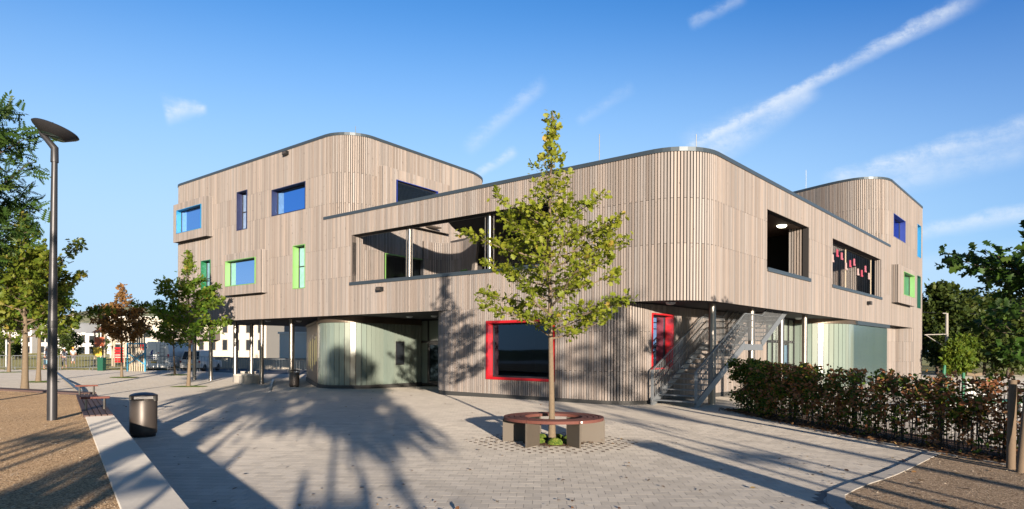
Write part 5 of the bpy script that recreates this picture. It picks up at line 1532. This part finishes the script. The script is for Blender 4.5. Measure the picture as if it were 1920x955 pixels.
def car(x, y, z, label, body, L=4.2, W=.88, H=1.5):
    t = thing('parked_car', label, 'car', (x, y, z), 'cars parked beyond the barriers')
    mb = MB(); mb.hexa([(x - W, y, z + .3), (x + W, y, z + .3), (x + W, y + L, z + .3), (x - W, y + L, z + .3), (x - W, y + .03, z + .95), (x + W, y + .03, z + .95), (x + W, y + L - .1, z + .85), (x - W, y + L - .1, z + .85)]); part('body', mb, body, t, bevel=.08)
    mb = MB(); mb.hexa([(x - W * .95, y + .1, z + .94), (x + W * .95, y + .1, z + .94), (x + W * .95, y + 3.0, z + .9), (x - W * .95, y + 3.0, z + .9), (x - W * .78, y + .45, z + H), (x + W * .78, y + .45, z + H), (x + W * .78, y + 2.1, z + H), (x - W * .78, y + 2.1, z + H)]); part('cabin', mb, body, t, bevel=.05)
    mb = MB(); mb.hexa([(x - W * .8, y + .12, z + 1.0), (x + W * .8, y + .12, z + 1.0), (x + W * .8, y + .14, z + 1.0), (x - W * .8, y + .14, z + 1.0), (x - W * .68, y + .4, z + H - .1), (x + W * .68, y + .4, z + H - .1), (x + W * .68, y + .42, z + H - .1), (x - W * .68, y + .42, z + H - .1)]); part('rear_window', mb, M['carglass'], t)
    for s in (-1, 1):
        mb = MB(); mb.box(x + s * W * .88 - .08, x + s * W * .88 + .08, y - .02, y + .02, z + .72, z + .9); part('tail_light', mb, M['red'], t)
        for yy in (.8, L - .8):
            mb = MB(); mb.lathe((x + s * (W - .08), y + yy, z + .31), [(0, -.1), (.31, -.09), (.31, .09), (0, .1)], 18, (1, 0, 0)); part('wheel', mb, M['tyre'], t)
    mb = MB(); mb.box(x - .26, x + .26, y - .025, y + .0, z + .55, z + .66); part('number_plate', mb, M['yellow'], t)


car(-26.2, 55.5, -.2, 'white car parked right of the white van', M['paintwhite'], H=1.75)
car(-32.0, 59, -.2, 'blue grey car parked left of the white van', plain('blue_grey_paint', (.10, .14, .19), .3))
awn = thing('red_kiosk', 'red roofed site kiosk behind the parked cars', 'kiosk', (-33.2, 64, -.2))
mb = MB(); mb.box(-34.6, -32.0, 64, 66, -.2, 1.5); part('wall', mb, M['white'], awn); mb = MB(); mb.box(-34.7, -31.6, 63.7, 66.2, 1.502, 2.1); part('roof', mb, M['red'], awn)


def person(x, y, z, h, label, shirt, legs, hat, face, bag=False):
    """one skinned body, clothing and cap as children"""
    t = thing('person', label, 'person', (x, y, z)); k = h / 1.75
    def skin(name, pts, edges, rad, mat, sub=1):
        me = bpy.data.meshes.new(name); c, s = math.cos(face), math.sin(face)
        me.from_pydata([((p[0] * c - p[1] * s) * k, (p[0] * s + p[1] * c) * k, p[2] * k) for p in pts], edges, [])
        o = bpy.data.objects.new(name, me); col.objects.link(o); o.parent = t; me.materials.append(mat)
        sm = o.modifiers.new('skin', 'SKIN'); sm.use_smooth_shade = True
        for i, r_ in enumerate(rad): me.skin_vertices[0].data[i].radius = (r_[0] * k, r_[1] * k)
        me.skin_vertices[0].data[0].use_root = True
        ss = o.modifiers.new('sub', 'SUBSURF'); ss.levels = sub; ss.render_levels = sub
        return o
    pts = [(0, 0, .93), (0, 0, 1.15), (0, 0, 1.38), (0, .01, 1.5), (0, .03, 1.62), (0, .02, 1.72), (-.19, 0, 1.40), (-.25, .03, 1.12), (-.23, .16, .93), (-.22, .2, .86), (.19, 0, 1.40), (.25, .03, 1.12), (.23, .14, .92), (.22, .18, .84),
           (-.1, 0, .86), (-.11, .03, .48), (-.12, -.02, .09), (-.12, .12, .035), (.1, 0, .86), (.12, -.03, .48), (.13, -.1, .09), (.13, .03, .035)]
    ed = [(0, 1), (1, 2), (2, 3), (3, 4), (4, 5), (2, 6), (6, 7), (7, 8), (8, 9), (2, 10), (10, 11), (11, 12), (12, 13), (0, 14), (14, 15), (15, 16), (16, 17), (0, 18), (18, 19), (19, 20), (20, 21)]
    rd = [(.15, .11), (.15, .105), (.16, .105), (.055, .055), (.085, .1), (.06, .07), (.055, .055), (.042, .042), (.03, .03), (.035, .02), (.055, .055), (.042, .042), (.03, .03), (.035, .02), (.085, .085), (.058, .058), (.04, .04), (.038, .03), (.085, .085), (.058, .058), (.04, .04), (.038, .03)]
    skin('body', pts, ed, rd, M['skin'])
    skin('shirt', [(0, 0, .9), (0, 0, 1.15), (0, 0, 1.4), (-.2, 0, 1.41), (-.25, .02, 1.2), (.2, 0, 1.41), (.25, .02, 1.2)], [(0, 1), (1, 2), (2, 3), (3, 4), (2, 5), (5, 6)], [(.185, .14), (.18, .13), (.185, .13), (.075, .075), (.07, .07), (.075, .075), (.07, .07)], shirt)
    skin('trousers', [(0, 0, .92), (-.1, 0, .85), (-.115, .03, .5), (-.12, -.01, .28), (.1, 0, .85), (.125, -.03, .5), (.13, -.07, .28)], [(0, 1), (1, 2), (2, 3), (0, 4), (4, 5), (5, 6)], [(.165, .125), (.1, .1), (.08, .08), (.075, .075), (.1, .1), (.08, .08), (.075, .075)], legs)
    if hat is not None:
        mb = MB(); c, s = math.cos(face), math.sin(face)
        mb.lathe((x + (-.03 * s) * k, y + .03 * c * k, z + 1.655 * k), [(.125 * k, 0), (.12 * k, .06 * k), (.075 * k, .12 * k), (0, .135 * k)], 16)
        a = Vector((x - .1 * s * k, y + .1 * c * k, z + 1.665 * k)); b = Vector((x - .25 * s * k, y + .25 * c * k, z + 1.65 * k)); mb.beam(a, b, .17 * k, .02 * k)
        part('cap', mb, hat, t, smooth=True)
    if bag:
        bg_ = thing('cool_box', 'pale blue cool box carried by the man in the white shirt', 'cool box', (x + .35, y - .2, z + .42))
        mb = MB(); mb.box(x + .1, x + .72, y - .38, y - .06, z + .42, z + .72); part('body', mb, plain('pale_blue_box', (.22, .42, .55), .5), bg_, bevel=.02)
        mb = MB(); mb.box(x + .08, x + .74, y - .40, y - .04, z + .722, z + .79); part('lid', mb, M['paintwhite'], bg_, bevel=.02)
        mb = MB(); mb.tube([(x + .16, y - .22, z + .79), (x + .3, y - .22, z + .88), (x + .52, y - .22, z + .88), (x + .66, y - .22, z + .79)], .014, 6); part('handle', mb, M['black'], bg_)


person(-36.6, 53.6, .02, 1.74, 'man in white shirt and white cap carrying a pale blue box', M['shirt'], M['denim'], M['paintwhite'], math.radians(-75), True)
person(-36.4, 55.5, .02, 1.70, 'worker in white shirt and cap half hidden by the street lamp pole', M['shirt'], M['denim'], M['paintwhite'], math.radians(60))
person(-45.0, 70, .02, 1.72, 'worker in pale shirt with a yellow helmet beyond the barriers', plain('pale_green_shirt', (.42, .47, .46), .9), M['denim'], M['hivis'], math.radians(20))
